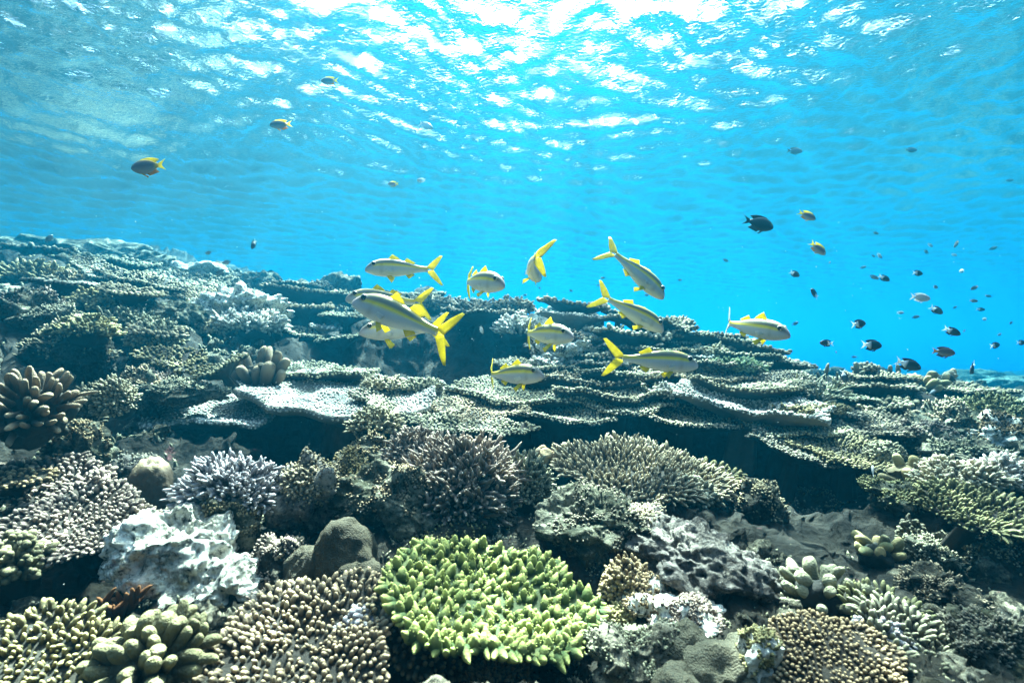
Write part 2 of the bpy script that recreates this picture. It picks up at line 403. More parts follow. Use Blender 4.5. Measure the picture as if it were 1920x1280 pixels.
def build_slope():
    ang = np.concatenate([np.linspace(-60, 60, 760), np.linspace(62, 298, 60)]) * math.pi / 180
    rad = np.concatenate([np.exp(np.linspace(math.log(.3), math.log(9), 640)), np.exp(np.linspace(math.log(9.1), math.log(205), 110))])
    A, R = np.meshgrid(ang, rad, indexing='ij'); x = (np.sin(A) * R).ravel(); y = (np.cos(A) * R).ravel()
    z = ground_z(x, y) + rough_z(x, y)
    p = np.stack([x, y, z], 1); k = np.clip(np.hypot(x, y) / 2.2, .3, 3)[:, None]
    q = p / k
    d = np.stack([fbm(q * 6 + 5, 4), fbm(q * 6 + 41, 4), fbm(q * 6 + 77, 4)], 1) * .03 * k
    d += np.stack([fbm(q * 26 + 5, 3), fbm(q * 26 + 41, 3), fbm(q * 26 + 77, 3)], 1) * .013 * k
    mb = MB(); mb.add(p + d, grid_quads(len(ang), len(rad), True))
    o = mb.build("reef_slope", rock_mat("reef_rock", (.009, .011, .009), (.026, .025, .018), (.045, .042, .036), .62, .78, 6.0, (.16, .07, .09)))
    tag(o, "dark uneven reef rock rising from the foreground to the ridge", "reef", kind="structure")
# ---------------------------------------------------------------- coral materials
M = {
 'tan':    coral_mat("tan_coral", (.13, .115, .085), (.56, .52, .43)),
 'grey':   coral_mat("grey_coral", (.10, .10, .08), (.47, .46, .39)),
 'pale':   coral_mat("pale_coral", (.17, .165, .13), (.62, .60, .52)),
 'purple': coral_mat("mauve_brown_coral", (.115, .085, .078), (.50, .43, .38), vary=False),
 'brown':  coral_mat("brown_coral", (.085, .062, .04), (.42, .34, .24)),
 'blue':   coral_mat("lilac_blue_coral", (.12, .12, .155), (.52, .53, .60), vary=False),
 'green':  coral_mat("green_coral", (.07, .14, .035), (.52, .58, .20), scale=80, tipgain=.95, vary=False),
 'olive':  coral_mat("olive_coral", (.095, .095, .045), (.43, .41, .25)),
 'jade':   coral_mat("jade_coral", (.06, .13, .08), (.28, .46, .30)),
 'white':  coral_mat("bleached_coral", (.46, .46, .43), (.95, .95, .92), (.14, .15, .12), vary=False),
 'finger': coral_mat("finger_coral", (.10, .078, .055), (.38, .31, .22), tipgain=.95, scale=90, bump=.8, vary=False),
 'lobe':   coral_mat("olive_lobe_coral", (.10, .10, .055), (.22, .215, .12), scale=80, bump=.8, vary=False),
 'khaki':  coral_mat("khaki_coral", (.27, .25, .17), (.27, .25, .17), scale=110, bump=.9, vary=False),
 'club':   coral_mat("club_coral", (.10, .12, .075), (.36, .36, .26), scale=80, bump=.8, vary=False),
 'dark':   coral_mat("dark_coral", (.035, .04, .035), (.17, .175, .14)),
 'cream':  coral_mat("cream_coral", (.26, .23, .12), (.46, .41, .25)),
 'rust':   coral_mat("rust_sponge", (.16, .05, .012), (.24, .10, .04)),
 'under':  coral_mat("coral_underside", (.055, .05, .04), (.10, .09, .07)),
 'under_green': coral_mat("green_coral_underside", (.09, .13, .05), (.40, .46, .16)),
 'brain':  coral_mat("brain_coral_skin", (.11, .095, .055), (.13, .11, .06), scale=120, bump=1.0, vary=False),
 'dome':   coral_mat("dome_coral_skin", (.12, .085, .05), (.62, .52, .36), scale=90, vary=False),
}
R_ = {
 'dark':  rock_mat("dark_rock", (.016, .02, .018), (.055, .055, .045), (.25, .25, .22), .56, .72, 9.0),
 'mossy': rock_mat("mossy_rock", (.022, .034, .022), (.08, .09, .06), (.46, .48, .44), .49, .64, 8.0),
 'pale':  rock_mat("pale_rock", (.06, .065, .05), (.30, .30, .26), (.80, .80, .78), .38, .58, 8.0, (.40, .24, .26), .9, (1, .98, .92)),
 'lilac': rock_mat("lilac_rock", (.05, .052, .06), (.22, .22, .25), (.58, .58, .62), .46, .62, 10.0),
 'crust': rock_mat("crusted_rock", (.035, .04, .033), (.13, .13, .105), (.55, .55, .50), .47, .62, 11.0, (.20, .085, .10)),
}

def sunflower(n, rng, jit=.35):
    i = np.arange(n) + .5; r = np.sqrt(i / n); th = i * 2.399963
    s = 1.0 / math.sqrt(n)
    return r + rng.normal(0, jit * s, n), th + rng.normal(0, jit * s, n) / np.maximum(r, .1)

class Outline:
    def __init__(s, rng, amp=.13):
        s.k = np.arange(2, 10); s.a = rng.normal(0, 1, 8) * amp / s.k ** .7; s.p = rng.random(8) * 6.28
    def __call__(s, th): return 1 + (s.a[None] * np.cos(np.asarray(th)[:, None] * s.k[None] + s.p[None])).sum(1)

def plate_z(r, x, y, dish, wav, R, sd):
    p = np.stack([x / R * 1.7 + sd, y / R * 1.7, np.full_like(x, sd * .37)], 1)
    return dish * r ** 2 * R + wav * R * fbm(p, 3)

def table_coral(name, label, P, rx, ry, tilt, roll, yaw, mat, seed, spacing=.016, nh=.018, nr=.0062, dish=.12, wav=.07, thick=.02,
                stalk=.15, lean=1.1, tmpl=None, amp=.13, cat="table coral", group=None, under='under', sector=None, bump=0, rimrows=1, jit=.35, warts=0, back=0.0):
    rng = np.random.default_rng(seed); out = Outline(rng, amp)
    R = max(rx, ry)
    root = empty(name, P, (RAD(tilt), RAD(roll), RAD(yaw))); tag(root, label, cat, group)
    nth, nr_ = 84, 13
    th = np.arange(nth) * 2 * math.pi / nth; o = out(th)
    rr = np.linspace(.03, 1, nr_)
    T, RR = np.meshgrid(np.arange(nth), rr, indexing='ij')
    tt = th[T.ravel()]; r = RR.ravel(); oo = o[T.ravel()]
    x = np.cos(tt) * r * oo * rx; y = np.sin(tt) * r * oo * ry
    zt = plate_z(r, x, y, dish, wav, R, seed * .77)
    rr2 = np.array([.99, .86, .7, .5, .33, .22, .17, .17])
    T2, R2 = np.meshgrid(np.arange(nth), rr2, indexing='ij'); t2 = th[T2.ravel()]; r2 = R2.ravel(); o2 = o[T2.ravel()]
    x2 = np.cos(t2) * r2 * o2 * rx; y2 = np.sin(t2) * r2 * o2 * ry
    z2 = plate_z(r2, x2, y2, dish, wav, R, seed * .77) - thick * (.7 + .9 * (1 - r2)) - .34 * R * np.clip(1 - r2, 0, 1) ** 2.6
    last = np.tile(np.arange(8) == 7, nth); z2[last] = -max(stalk, .1)
    x2[last] *= 1.5; y2[last] *= 1.5
    V = np.concatenate([np.stack([x, y, zt], 1).reshape(nth, nr_, 3), np.stack([x2, y2, z2], 1).reshape(nth, 8, 3)], 1)
    mb = MB(); tipv = np.concatenate([np.tile(rr ** 6 * .6, (nth, 1)), np.zeros((nth, 8))], 1).ravel()
    q = grid_quads(nth, nr_ + 8, True)[:, ::-1]
    Vf = V.reshape(-1, 3); Vf = Vf + (fbm(Vf * 40, 3) * .0025)[:, None]
    mb.add(Vf, q[:, ::-1], tip=tipv)
    # cap at the centre
    c = len(Vf); idx = np.arange(nth) * (nr_ + 8)
    mb.add([[0, 0, float(zt[0])]], None, None)
    mb.t.append(np.stack([np.full(nth, c), idx, np.roll(idx, -1)], 1))
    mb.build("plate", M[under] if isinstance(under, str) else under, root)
    nb = MB()
    n = int(math.pi * rx * ry / spacing ** 2); n = max(24, min(n, 8000))
    r, th = sunflower(n, rng, jit); r = np.clip(r, .03, .985); o = out(th)
    x = np.cos(th) * r * o * rx; y = np.sin(th) * r * o * ry; z = plate_z(r, x, y, dish, wav, R, seed * .77)
    d = np.stack([np.cos(th) * lean * r ** 3, np.sin(th) * lean * r ** 3, np.ones(n)], 1) + rng.normal(0, .16, (n, 3)) + np.array([0, back, 0])
    sz = rng.uniform(.7, 1.25, n) * (.8 + .35 * r)
    org = np.stack([x, y, z - nh * .12], 1)
    if tmpl is None: tmpl = N_FINE if spacing < .013 or P.y < 1.5 else (N_FAR if P.y < 2.6 else N_TINY)
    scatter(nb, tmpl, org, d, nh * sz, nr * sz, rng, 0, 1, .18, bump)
    if warts:                                                        # small radial cups all over each nub
        dn = d / np.linalg.norm(d, axis=1, keepdims=True); a_, b_, _ = frames(dn)
        for k in range(warts):
            ph = rng.random(n) * 6.28; f = rng.uniform(.2, .8, n); rad = (nr * sz * np.interp(f, [0, .25, .5, .7, .85, 1], [1, 1.02, .9, .68, .46, .1]))
            o_ = a_ * np.cos(ph)[:, None] + b_ * np.sin(ph)[:, None]
            scatter(nb, N_TINY, org + dn * (nh * sz * f)[:, None] + o_ * (rad * .85)[:, None], o_ + dn * .9, nr * .34, nr * .17, rng, .45, 1.0, 0)
    for k in range(rimrows):                                         # branchlets that poke out of the growing edge
        m = int(2 * math.pi * math.sqrt(rx * ry) / (spacing * .8)); th = np.arange(m) * 6.2832 / m + rng.normal(0, .01, m); o = out(th); r = np.full(m, .985)
        x = np.cos(th) * r * o * rx; y = np.sin(th) * r * o * ry; z = plate_z(r, x, y, dish, wav, R, seed * .77) - thick * (.35 + .3 * k)
        d = np.stack([np.cos(th), np.sin(th), np.full(m, .35 - .3 * k)], 1) + rng.normal(0, .2, (m, 3))
        sz = rng.uniform(.6, 1.2, m); scatter(nb, tmpl, np.stack([x, y, z], 1), d, nh * 1.1 * sz, nr * sz, rng, 0, 1, .2, bump)
    tag(nb.build("branchlets", M[mat], root), kind="stuff")
    return root

def bush_coral(name, label, P, rx, ry, rz, mat, seed, n=260, br=.007, tilt=0, side=3, tmpl=None, inner=.35, cat="branching coral", group=None, core='dark', lo=-.1, fat=1.0, yaw=0, roll=0):
    """corymbose colony: fingers fanning out of one base, each with side branchlets"""
    rng = np.random.default_rng(seed)
    root = empty(name, P, (RAD(tilt), RAD(roll), RAD(yaw))); tag(root, label, cat, group)
    v, t = icosphere(3); S = np.array([rx, ry, rz])
    c = MB(); vv = v * (inner + .22) * S * (1 + .18 * fbm(v * 2.3 + seed, 3))[:, None]; vv[:, 2] = np.where(vv[:, 2] < 0, vv[:, 2] * .9 - .02, vv[:, 2]); c.add(vv, None, t)
    c.build("base", M[core], root)
    i = np.arange(n) + .5; z = 1 - i / n * (1 - lo); ph = i * 2.399963
    u = np.stack([np.sqrt(1 - z * z) * np.cos(ph), np.sqrt(1 - z * z) * np.sin(ph), z], 1) + rng.normal(0, .6 / math.sqrt(n), (n, 3))
    u /= np.linalg.norm(u, axis=1, keepdims=True)
    g = 1 + .16 * fbm(u * 2.1 + seed * 1.3, 3); a = u * inner * S; b = u * S * (g * rng.uniform(.9, 1.06, n))[:, None]
    d = b - a; L = np.linalg.norm(d, axis=1); d[:, 2] += .25 * L
    nb = MB(); tm = tmpl or (N_FINE if P.y < 1.6 else N_FAR)
    sz = rng.uniform(.8, 1.25, n) * fat
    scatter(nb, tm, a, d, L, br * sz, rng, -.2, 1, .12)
    for k in range(side):
        f = rng.uniform(.35, .85, n); e = d / L[:, None] + rng.normal(0, .55, (n, 3)); e[:, 2] += .15
        scatter(nb, tm, a + d * f[:, None], e, L * rng.uniform(.22, .42, n), br * .8 * sz, rng, .15, 1, .1)
    tag(nb.build("branches", M[mat], root), kind="stuff")
    return root

def blob(rx, ry, rz, seed, kind='rock', sub=5, amp=.25, freq=1.6):
    v, t = icosphere(sub); S = np.array([rx, ry, rz]); R = max(rx, ry, rz)
    if kind == 'rock':
        d = amp * (fbm(v * freq + seed, 3) + .08 * ridged(v * freq * 1.7 + seed, 2) + .10 * fbm(v * freq * 4 + seed, 3))
        w = (v + .12 * np.stack([fbm(v * 2.2 + seed + 5, 2), fbm(v * 2.2 + seed + 9, 2), fbm(v * 2.2 + seed + 13, 2)], 1)) * (1 + d)[:, None]
        p = w * S; p = p + v * (.016 * fbm(p * 26 + seed, 4) + .010 * np.abs(fbm(p * 70 + seed, 3)))[:, None] * min(1.0, R / .12)
    elif kind == 'knob':
        p = v * (1 + amp * fbm(v * freq + seed, 3))[:, None] * S
        k = freq / R * 2.4
        bl = np.abs(vnoise(p * k + seed)) + .5 * np.abs(vnoise(p * k * 2.2 + seed + 7)) + .25 * np.abs(vnoise(p * k * 4.5))
        p = p + v * (bl / k * .85)[:, None]
    else:
        p = v * (1 + amp * fbm(v * freq + seed, 3))[:, None] * S
        p = p + v * (.0012 * fbm(p * 200, 2))[:, None]
    return p, t

def mass(name, label, P, rx, ry, rz, mat, seed, kind='rock', sub=5, amp=.25, freq=1.6, living=False, growth=True, rot=(0, 0, 0), cat="rock", group=None, tip_top=None):
    p, t = blob(rx, ry, rz, seed, kind, sub, amp, freq)
    mb = MB(); tip = 0.0 if tip_top is None else np.clip((p[:, 2] / rz - tip_top) / .25, 0, 1)
    mb.add(p, None, t, tip=tip)
    o = mb.build(name, mat); o.location = P; o.rotation_euler = tuple(RAD(a) for a in rot); tag(o, label, cat, group)
    if growth and kind == 'rock' and P.y < 4.5:                                 # patches of stubby growth on the upward faces
        rng = np.random.default_rng(seed); R = max(rx, ry, rz); w = fbm(p / R * 3.2 + seed * 1.7, 3) + .5 * p[:, 2] / rz + rng.normal(0, .12, len(p))
        c = np.where((w > .42) & (p[:, 2] > -.1 * rz))[0]; m = min(len(c), 900)
        if m > 30:
            c = rng.choice(c, m, replace=False); d = p[c] / np.array([rx, ry, rz]) + np.array([0, 0, .6]) + rng.normal(0, .3, (m, 3)); u = np.clip(P.y / 1.2, .75, 3)
            nb = MB(); scatter(nb, N_FAR, p[c] - .002 * d, d, .0085 * u * rng.uniform(.5, 1.6, m), .0030 * u * rng.uniform(.7, 1.4, m), rng, 0, 1, .2)
            tag(nb.build("coral_growth", M[['grey', 'tan', 'olive', 'pale', 'brown', 'purple'][seed % 6]], o), kind="stuff")
    return o

def finger_coral(name, label, P, specs, mat, seed, tmpl=None, part="finger", cat="finger coral", core=None, rot=(0, 0, 0), group=None, bump=.02, corem='dark', lumpy=False):
    """a colony of countable thick fingers: specs = [(x, y, z, dx, dy, dz, length, radius)]"""
    rng = np.random.default_rng(seed); root = empty(name, P, tuple(RAD(a) for a in rot)); tag(root, label, cat, group)
    if core:
        p, t = blob(*core, seed, 'rock', 4, .2); c = MB(); c.add(p, None, t); c.build("base", M[corem], root)
    for i, s in enumerate(specs):
        if lumpy:
            dv = np.array(s[3:6]); dv = dv / np.linalg.norm(dv); p, t = blob(s[7], s[7] * 1.12, s[6] * .62, seed + i * 3.7, 'smooth', 5, .16, 1.5)
            x, y, z = frames(dv[None]); p = p[:, 0:1] * x + p[:, 1:2] * y + p[:, 2:3] * z + dv * s[6] * .4
            c = MB(); c.add(p, None, t); o = c.build(part, M[mat], root); o.location = s[:3]; continue
        nb = MB(); tm = tmpl or N_FING; v, q, t, tp = tm
        # finer lengthwise rings come from a second subdivision of the profile
        scatter(nb, tm, np.array([[0, 0, 0]]), np.array([s[3:6]]), s[6], s[7], rng, 0, 1, .14, bump)
        o = nb.build(part, M[mat], root); o.location = s[:3]
        o.modifiers.new("smooth", 'SUBSURF').render_levels = 1; o.modifiers[0].levels = 1
    return root

def radial_specs(n, R, L, rad, seed, flat=.6, lo=.1, var=.25, r0=.25):
    rng = np.random.default_rng(seed); out = []
    for i in range(n):
        z = 1 - (i + .5) / n * (1 - lo); ph = i * 2.399963 + rng.normal(0, .2); s = math.sqrt(1 - z * z)
        u = np.array([s * math.cos(ph), s * math.sin(ph), z * flat + .15])
        out.append((*(u * R * r0), *(u + rng.normal(0, .12, 3)), L * rng.uniform(1 - var, 1 + var) * (1 if flat > .9 else (.75 + .35 * s)), rad * rng.uniform(.82, 1.2)))
    return out

def staghorn(name, label, P, R, H, mat, seed, n=22, r=.008, group=None, spread=.8):
    """open thicket of forking antler-like branches"""
    rng = np.random.default_rng(seed); root = empty(name, P); tag(root, label, "staghorn coral", group); mb = MB()
    for i in range(n):
        a = rng.random() * 6.28; b = R * .75 * math.sqrt(rng.random()); o = np.array([b * math.cos(a), b * math.sin(a), -.02])
        d = np.array([math.cos(a) * b / R * spread, math.sin(a) * b / R * spread, 1.0]) + rng.normal(0, .3, 3); L = H * rng.uniform(.6, 1.05)
        scatter(mb, N_FINE, o[None], d[None], L, r * rng.uniform(.8, 1.2), rng, -.1, 1, .25)
        d = d / np.linalg.norm(d)
        for k in range(rng.integers(2, 5)):
            f = rng.uniform(.3, .8); e = d + rng.normal(0, .6, 3); e[2] = abs(e[2])
            scatter(mb, N_FINE, (o + d * L * f)[None], e[None], L * rng.uniform(.25, .5), r * .75, rng, .1, 1, .2)
    tag(mb.build("branches", M[mat], root), kind="stuff")
    return root
# ---------------------------------------------------------------- the corals and rocks of the reef, one by one
_seed = [100]
def sd(): _seed[0] += 1; return _seed[0]
JOBS = []
def T(px, py, d, hw, ar, tilt, roll, mat, label, **k):
    s = sd()
    def job():
        P = at(px, py, d); rx = hw / F * d
        if px < 720 and 2.4 < d < 4.9: P.z += .02 * d
        g = float(ground_z(P.x, P.y)[0]); k2 = dict(k); k2.setdefault('spacing', max(.0105, .0072 * d) * (.85, 1.0, 1.25, 1.45)[s % 4]); sp = k2['spacing']
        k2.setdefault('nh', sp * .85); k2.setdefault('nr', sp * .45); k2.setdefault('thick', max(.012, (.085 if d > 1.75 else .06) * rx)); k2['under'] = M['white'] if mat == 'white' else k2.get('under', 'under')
        k2.setdefault('stalk', min(max(P.z - g + .05, .3 * rx), .7 if abs(roll) < 12 else .10)); yaw = k2.pop('yaw', 0)
        table_coral(k2.pop('name', "table_coral"), label, P, rx, rx * ar, tilt, roll, yaw, mat, s, **k2)
    JOBS.append(job)
def B(px, py, d, hw, hh, mat, label, **k):
    s = sd(); EXTRA_CP.append((px, py + hh * .9, d))
    def job():
        sc_ = d / F; dr = k.pop('depth', .9)
        bush_coral(k.pop('name', "branching_coral"), label, at(px, py + hh * .55, d), hw * sc_, hw * sc_ * dr, hh * 1.5 * sc_, mat, s, **{**dict(br=max(.0042, .0042 * d)), **k})
    JOBS.append(job)
def K(px, py, d, hw, hh, mat, label, **k):
    """boulder, rock or massive coral"""
    s = sd(); EXTRA_CP.append((px, py + hh * .8, d))
    def job():
        sc_ = d / F; kk = dict(k); dr = kk.pop('depth', .9)
        mass(kk.pop('name', "rock"), label, at(px, py + hh * .15, d), hw * sc_, hw * sc_ * dr, hh * sc_ * 1.1, R_[mat] if mat in R_ and not kk.pop('living', False) else M[mat], s, **kk)
    JOBS.append(job)

def J(f, *a, **k): JOBS.append(lambda: f(*a, **k))

# --- far left ridge
K(30,505,5.6,60,40,'crust',"grey crusted boulder at the extreme left end of the ridge top")
K(95,475,6.2,80,24,'crust',"flat topped crusted boulder on the far left ridge under the small dark fish")
K(205,482,6.0,75,30,'crust',"broad crusted boulder forming the highest crest of the far left ridge")
K(285,500,5.6,42,26,'crust',"rounded pale boulder on the ridge just right of the highest crest")
K(330,520,5.4,30,16,'mossy',"low hazy boulder stepping down the ridge right of the rounded pale one")
B(110,500,4.4,55,16,'olive',"olive leafy branching coral on a shelf below the left ridge crest", n=160)
T(90,492,4.5,50,.9,4,4,'tan',"thin tan table coral sticking out below the flat topped ridge boulder")
B(60,520,3.6,70,28,'olive',"yellowish antler branching coral at the far left above the dark hollow", n=120, br=.018)
B(150,535,3.4,50,22,'tan',"tan stubby branching coral left of the long slanting plate", n=110, br=.015)
T(225,512,4.2,60,.8,8,8,'grey',"grey table coral high on the left slope behind the slanting plate")
T(190,527,3.2,52,.7,14,28,'pale',"pale slanting plate coral with a thick smooth edge on the left slope", spacing=.02, nh=.01)
T(262,545,3.3,68,.7,10,16,'tan',"tan table coral ledge continuing down right from the slanting plate")
T(345,548,4.4,70,.8,12,10,'grey',"grey nubbly table coral on the ridge line of the left slope")
T(300,532,4.8,50,.8,10,6,'pale',"pale small table coral just under the ridge crest of the left slope")
B(410,540,4.8,48,18,'grey',"grey bushy coral on the ridge crest below the drifting dark fish", n=200)
K(425,522,5.4,16,16,'mossy',"small round hazy coral head standing on the descending ridge")
K(445,525,5.4,14,16,'dark',"small dark round coral head beside the hazy one on the ridge")
K(485,530,5.2,28,20,'crust',"pale lumpy boulder in the dip of the ridge line")
T(118,546,2.75,58,.75,6,3,'pale',"cream plate coral roofing the dark hollow at far left", dish=.02, wav=.05, nh=.008)
B(163,562,2.6,30,24,'cream',"yellow cream finger branching coral beside the dark hollow", n=70, br=.012)
B(198,572,2.6,34,22,'olive',"olive finger branching coral right of the yellow cream one", n=90, br=.011)
T(248,568,2.6,58,.7,9,13,'tan',"tan tapering plate coral ending in a point above the blue gap")
T(340,560,3.9,75,.8,12,14,'pale',"long pale nubbly table coral across the middle of the left slope")
T(400,578,3.5,70,.8,16,14,'tan',"tan crowded table coral leading down to the white knobbly mound")
K(35,580,2.3,55,34,'crust',"sunlit white crusted rock at the left edge above the dark wall", amp=.35)
K(95,600,2.25,45,26,'crust',"rough white and pink crusted rock below the dark hollow", amp=.4)
K(135,660,2.0,66,58,'dark',"dark rounded coral dome with an olive knobbly cap", amp=.2, sub=6, name="dome_coral", cat="dome coral")
B(160,618,1.95,55,22,'olive',"olive knobbly branching coral capping the dark dome", n=170, br=.009)
B(245,612,2.5,55,32,'grey',"grey tangled branching coral on the mound right of the dark dome", n=260)
B(290,632,2.4,50,28,'tan',"tan small branched coral mound under the tapering plate", n=240)
T(295,622,2.35,42,.9,14,14,'grey',"grey small plate coral over the blue gap in the left slope")
B(380,595,3.2,60,26,'pale',"pale dense branching coral left of the white knobbly mound", n=260)
K(450,585,3.3,72,30,'pale',"white lumpy boulder catching full sun on the left slope", amp=.4, kind='knob', sub=6)
B(470,608,3.1,66,26,'white',"white knobbly branching coral on the front of the sunlit boulder", n=260, br=.014)
B(400,618,3.0,40,18,'pale',"small pale bushy coral at the lip of the shaded hollow", n=160)
K(268,598,2.65,46,28,'crust',"lumpy grey massive coral among branching corals on the left slope", kind='knob', amp=.25, freq=2.0, name="massive_coral", cat="massive coral")
K(330,592,2.9,40,24,'mossy',"greenish lumpy massive coral above the blue gap in the left slope", kind='knob', amp=.25, freq=1.8, name="massive_coral", cat="massive coral")
K(205,560,2.95,36,22,'crust',"small lumpy massive coral under the long slanting plate", kind='knob', amp=.25, freq=1.8, name="massive_coral", cat="massive coral")
K(370,510,5.0,40,16,'pale',"sunlit pale boulder on the descending left ridge line", amp=.35)
# --- centre ridge and its far tables
K(560,552,5.0,50,22,'crust',"lumpy crusted boulder on the ridge in front of open water left of the fish school")
K(640,540,4.9,34,26,'crust',"tall crusted coral head on the ridge left of the first goatfish")
B(600,545,4.7,34,16,'grey',"grey bushy coral between the two ridge boulders left of the fish school", n=180)
K(500,562,4.6,26,16,'mossy',"rounded greenish coral mound below the dip of the ridge", kind='knob')
T(555,556,4.5,45,.8,5,3,'pale',"pale thin table coral topping the stack left of the fish school")
T(590,572,4.1,80,.7,6,4,'grey',"grey wide table coral second in the stack left of the fish school")
T(570,596,3.7,50,.8,7,0,'tan',"tan short table coral above the shaded wall left of the fish school", tmpl=N_FAR)
T(520,590,3.7,28,.9,9,10,'grey',"grey little table coral joined to the left end of the short tan one")
T(650,612,3.6,42,.8,7,4,'pale',"pale small table coral under the big goatfish head", tmpl=N_FAR)
T(570,644,3.4,36,.8,10,14,'pale',"pale drooping plate coral on the shaded wall", tmpl=N_FAR)
T(640,655,3.35,42,.7,5,-8,'grey',"grey narrow plate coral low on the shaded wall under the goatfish", tmpl=N_FAR)
T(610,633,3.5,22,.7,5,8,'white',"tiny bleached plate coral sticking from the shaded wall")
T(770,556,4.0,60,.8,5,2,'pale',"pale table coral on the crest behind the goatfish school")
B(790,573,3.8,60,16,'pale',"pale knobbly coral strip under the crest table behind the goatfish school", n=220)
K(735,572,4.0,40,16,'crust',"crusted rock on the crest behind the twin goatfish")
B(880,582,3.5,50,20,'pale',"pale finger branched coral on the crest below the goatfish with upright tail", n=170, br=.012)
B(960,576,3.5,48,16,'tan',"tan finger branched coral crest between two goatfish", n=150, br=.011)
T(905,590,3.3,70,.7,6,3,'pale',"pale overhanging shelf coral roofing the big shaded hollow")
B(965,612,3.1,42,24,'white',"white crinkled coral hanging over the right side of the big hollow", n=150, br=.013)
T(1078,577,3.2,64,.7,4,7,'pale',"thin pale table coral jutting alone above the right centre crest", tmpl=N_FAR)
T(1075,598,3.05,62,.7,5,6,'white',"white edged plate coral below the thin jutting table")
T(1160,590,3.3,32,.9,6,6,'pale',"pale small crest coral under the tail of the diving goatfish")
T(1215,612,2.95,80,.7,6,7,'grey',"grey long table coral under the nose of the lower diving goatfish", tmpl=N_FAR)
B(1265,612,3.1,34,15,'pale',"pale bushy coral on the crest right of the lower diving goatfish", n=170)
T(1320,640,2.95,90,.7,5,7,'pale',"long pale table coral running down the right crest", tmpl=N_FAR)
T(1355,632,3.05,36,.9,4,6,'pale',"small pale plate lying on top of the long crest table")
T(1400,656,2.9,66,.7,5,9,'grey',"grey crest table below the goatfish that swims alone at right", tmpl=N_FAR)
B(1330,662,2.8,48,13,'pale',"pale fringed branching coral under the crest table on the right", n=200)
T(1400,671,2.75,65,.7,5,6,'tan',"tan fringed plate coral third down from the right crest", tmpl=N_FAR)
T(1465,684,2.8,58,.8,6,6,'pale',"pale end plate where the right crest drops to the antler thicket", tmpl=N_FAR)
B(1378,688,2.5,46,14,'jade',"jade green bushy coral between the right hand plates", n=220)
B(1330,690,2.5,34,12,'olive',"olive small bushy coral left of the jade green one", n=160)
K(1055,655,2.8,48,26,'pale',"sunlit white rubble heap right of the big hollow", amp=.4)
B(1030,680,2.7,36,16,'white',"white broken branching coral at the foot of the sunlit rubble heap", n=110, br=.012)
T(1095,668,2.75,46,.8,6,1,'grey',"grey table coral beside the sunlit rubble heap", tmpl=N_FAR)
T(1125,685,2.65,58,.7,5,0,'pale',"pale table coral beneath the horizontal goatfish tail", tmpl=N_FAR)
T(1275,645,2.85,28,.7,4,2,'pale',"pale stubby table tucked under the long crest table")
T(1290,668,2.7,40,.8,6,4,'white',"white smooth plate coral behind the horizontal goatfish head", nh=.008)
T(1060,640,2.95,75,.8,6,3,'grey',"grey plate under the white edged one, its left end over the hollow", tmpl=N_FAR)
T(1185,633,2.9,80,.8,6,4,'pale',"pale thick plate directly under the lower diving goatfish", tmpl=N_FAR)
T(1240,660,2.75,70,.8,6,3,'tan',"tan thick plate above the back of the level goatfish", tmpl=N_FAR)
T(1185,702,2.55,105,.8,6,1,'pale',"pale long plate just below the level goatfish", spacing=.018)
T(1000,690,2.6,70,.8,7,2,'grey',"grey plate behind the lowest goatfish", spacing=.018)
K(1840,722,9.6,70,22,'mossy',"hazy blue green boulder on the far reef at right")
K(1905,732,8.6,60,26,'crust',"hazy coral mound of the far reef cut by the right edge")
K(1765,724,11.0,60,16,'mossy',"low hazy mound of the far reef left of the hazy boulder")
K(1880,768,7.0,60,24,'crust',"teal tinted boulder below the far reef mounds at the right edge")
# --- the middle shelves
T(1150,738,2.3,125,.75,6,2,'pale',"long thin ledge plate at centre right between the honeycombed table and the shelf behind", spacing=.016)
T(1400,726,2.3,112,.75,6,3,'pale',"long thin ledge plate across the oval shaded recess on the right", spacing=.016)
T(585,722,2.45,115,.75,6,1,'pale',"long thin ledge plate behind the fat lobed coral", spacing=.017)
T(1330,688,2.6,90,.8,5,5,'tan',"tan thin ledge plate under the jade green bushy coral", spacing=.018)
T(1050,778,2.1,92,.9,8,2,'pale',"pale fringed front plate bridging the two central tables", spacing=.0145)
T(1285,785,2.1,88,.9,8,3,'tan',"tan front plate joining the central and right hand shelves", spacing=.0145)
T(1105,717,2.45,125,.55,6,0,'pale',"long pale shelf coral behind the big front shelf in the centre", spacing=.017)
B(1045,712,2.45,40,14,'grey',"grey mound of fine branches on the long central shelf", n=220)
T(975,742,2.3,125,.8,7,3,'pale',"broad pale fringed table at the centre under the lowest goatfish", spacing=.016)
T(1165,757,2.2,88,.9,11,4,'pale',"pale honeycombed table tilted to the viewer at centre right", spacing=.0145)
T(1080,728,2.3,28,.7,10,-14,'tan',"small tan fan plate in the gap between the central shelves")
J(staghorn, "staghorn_coral","single forked pale antler coral standing on the central shelf",at(1222,735,2.25),.035,.11,'pale',7,n=4,r=.009)
B(1255,735,2.2,34,14,'white',"white knobby coral at the base of the forked antler coral", n=120, br=.010)
T(1290,742,2.3,50,.7,8,3,'tan',"tan crumbly plate coral right of the forked antler coral")
T(1440,706,2.45,105,.6,9,0,'pale',"pale arched shelf coral over the oval shaded recess on the right", dish=-.12, wav=.09, spacing=.0165)
T(1335,708,2.4,62,.7,12,2,'pale',"pale ribbed table coral left of the arched shelf", spacing=.016)
J(staghorn, "staghorn_coral","dense pale antler thicket right of the arched shelf",at(1510,745,2.4),.14,.15,'pale',8,n=46,r=.008)
J(staghorn, "staghorn_coral","open tan antler thicket on the right skyline below the black fish",at(1585,728,2.6),.12,.10,'tan',9,n=26,r=.008)
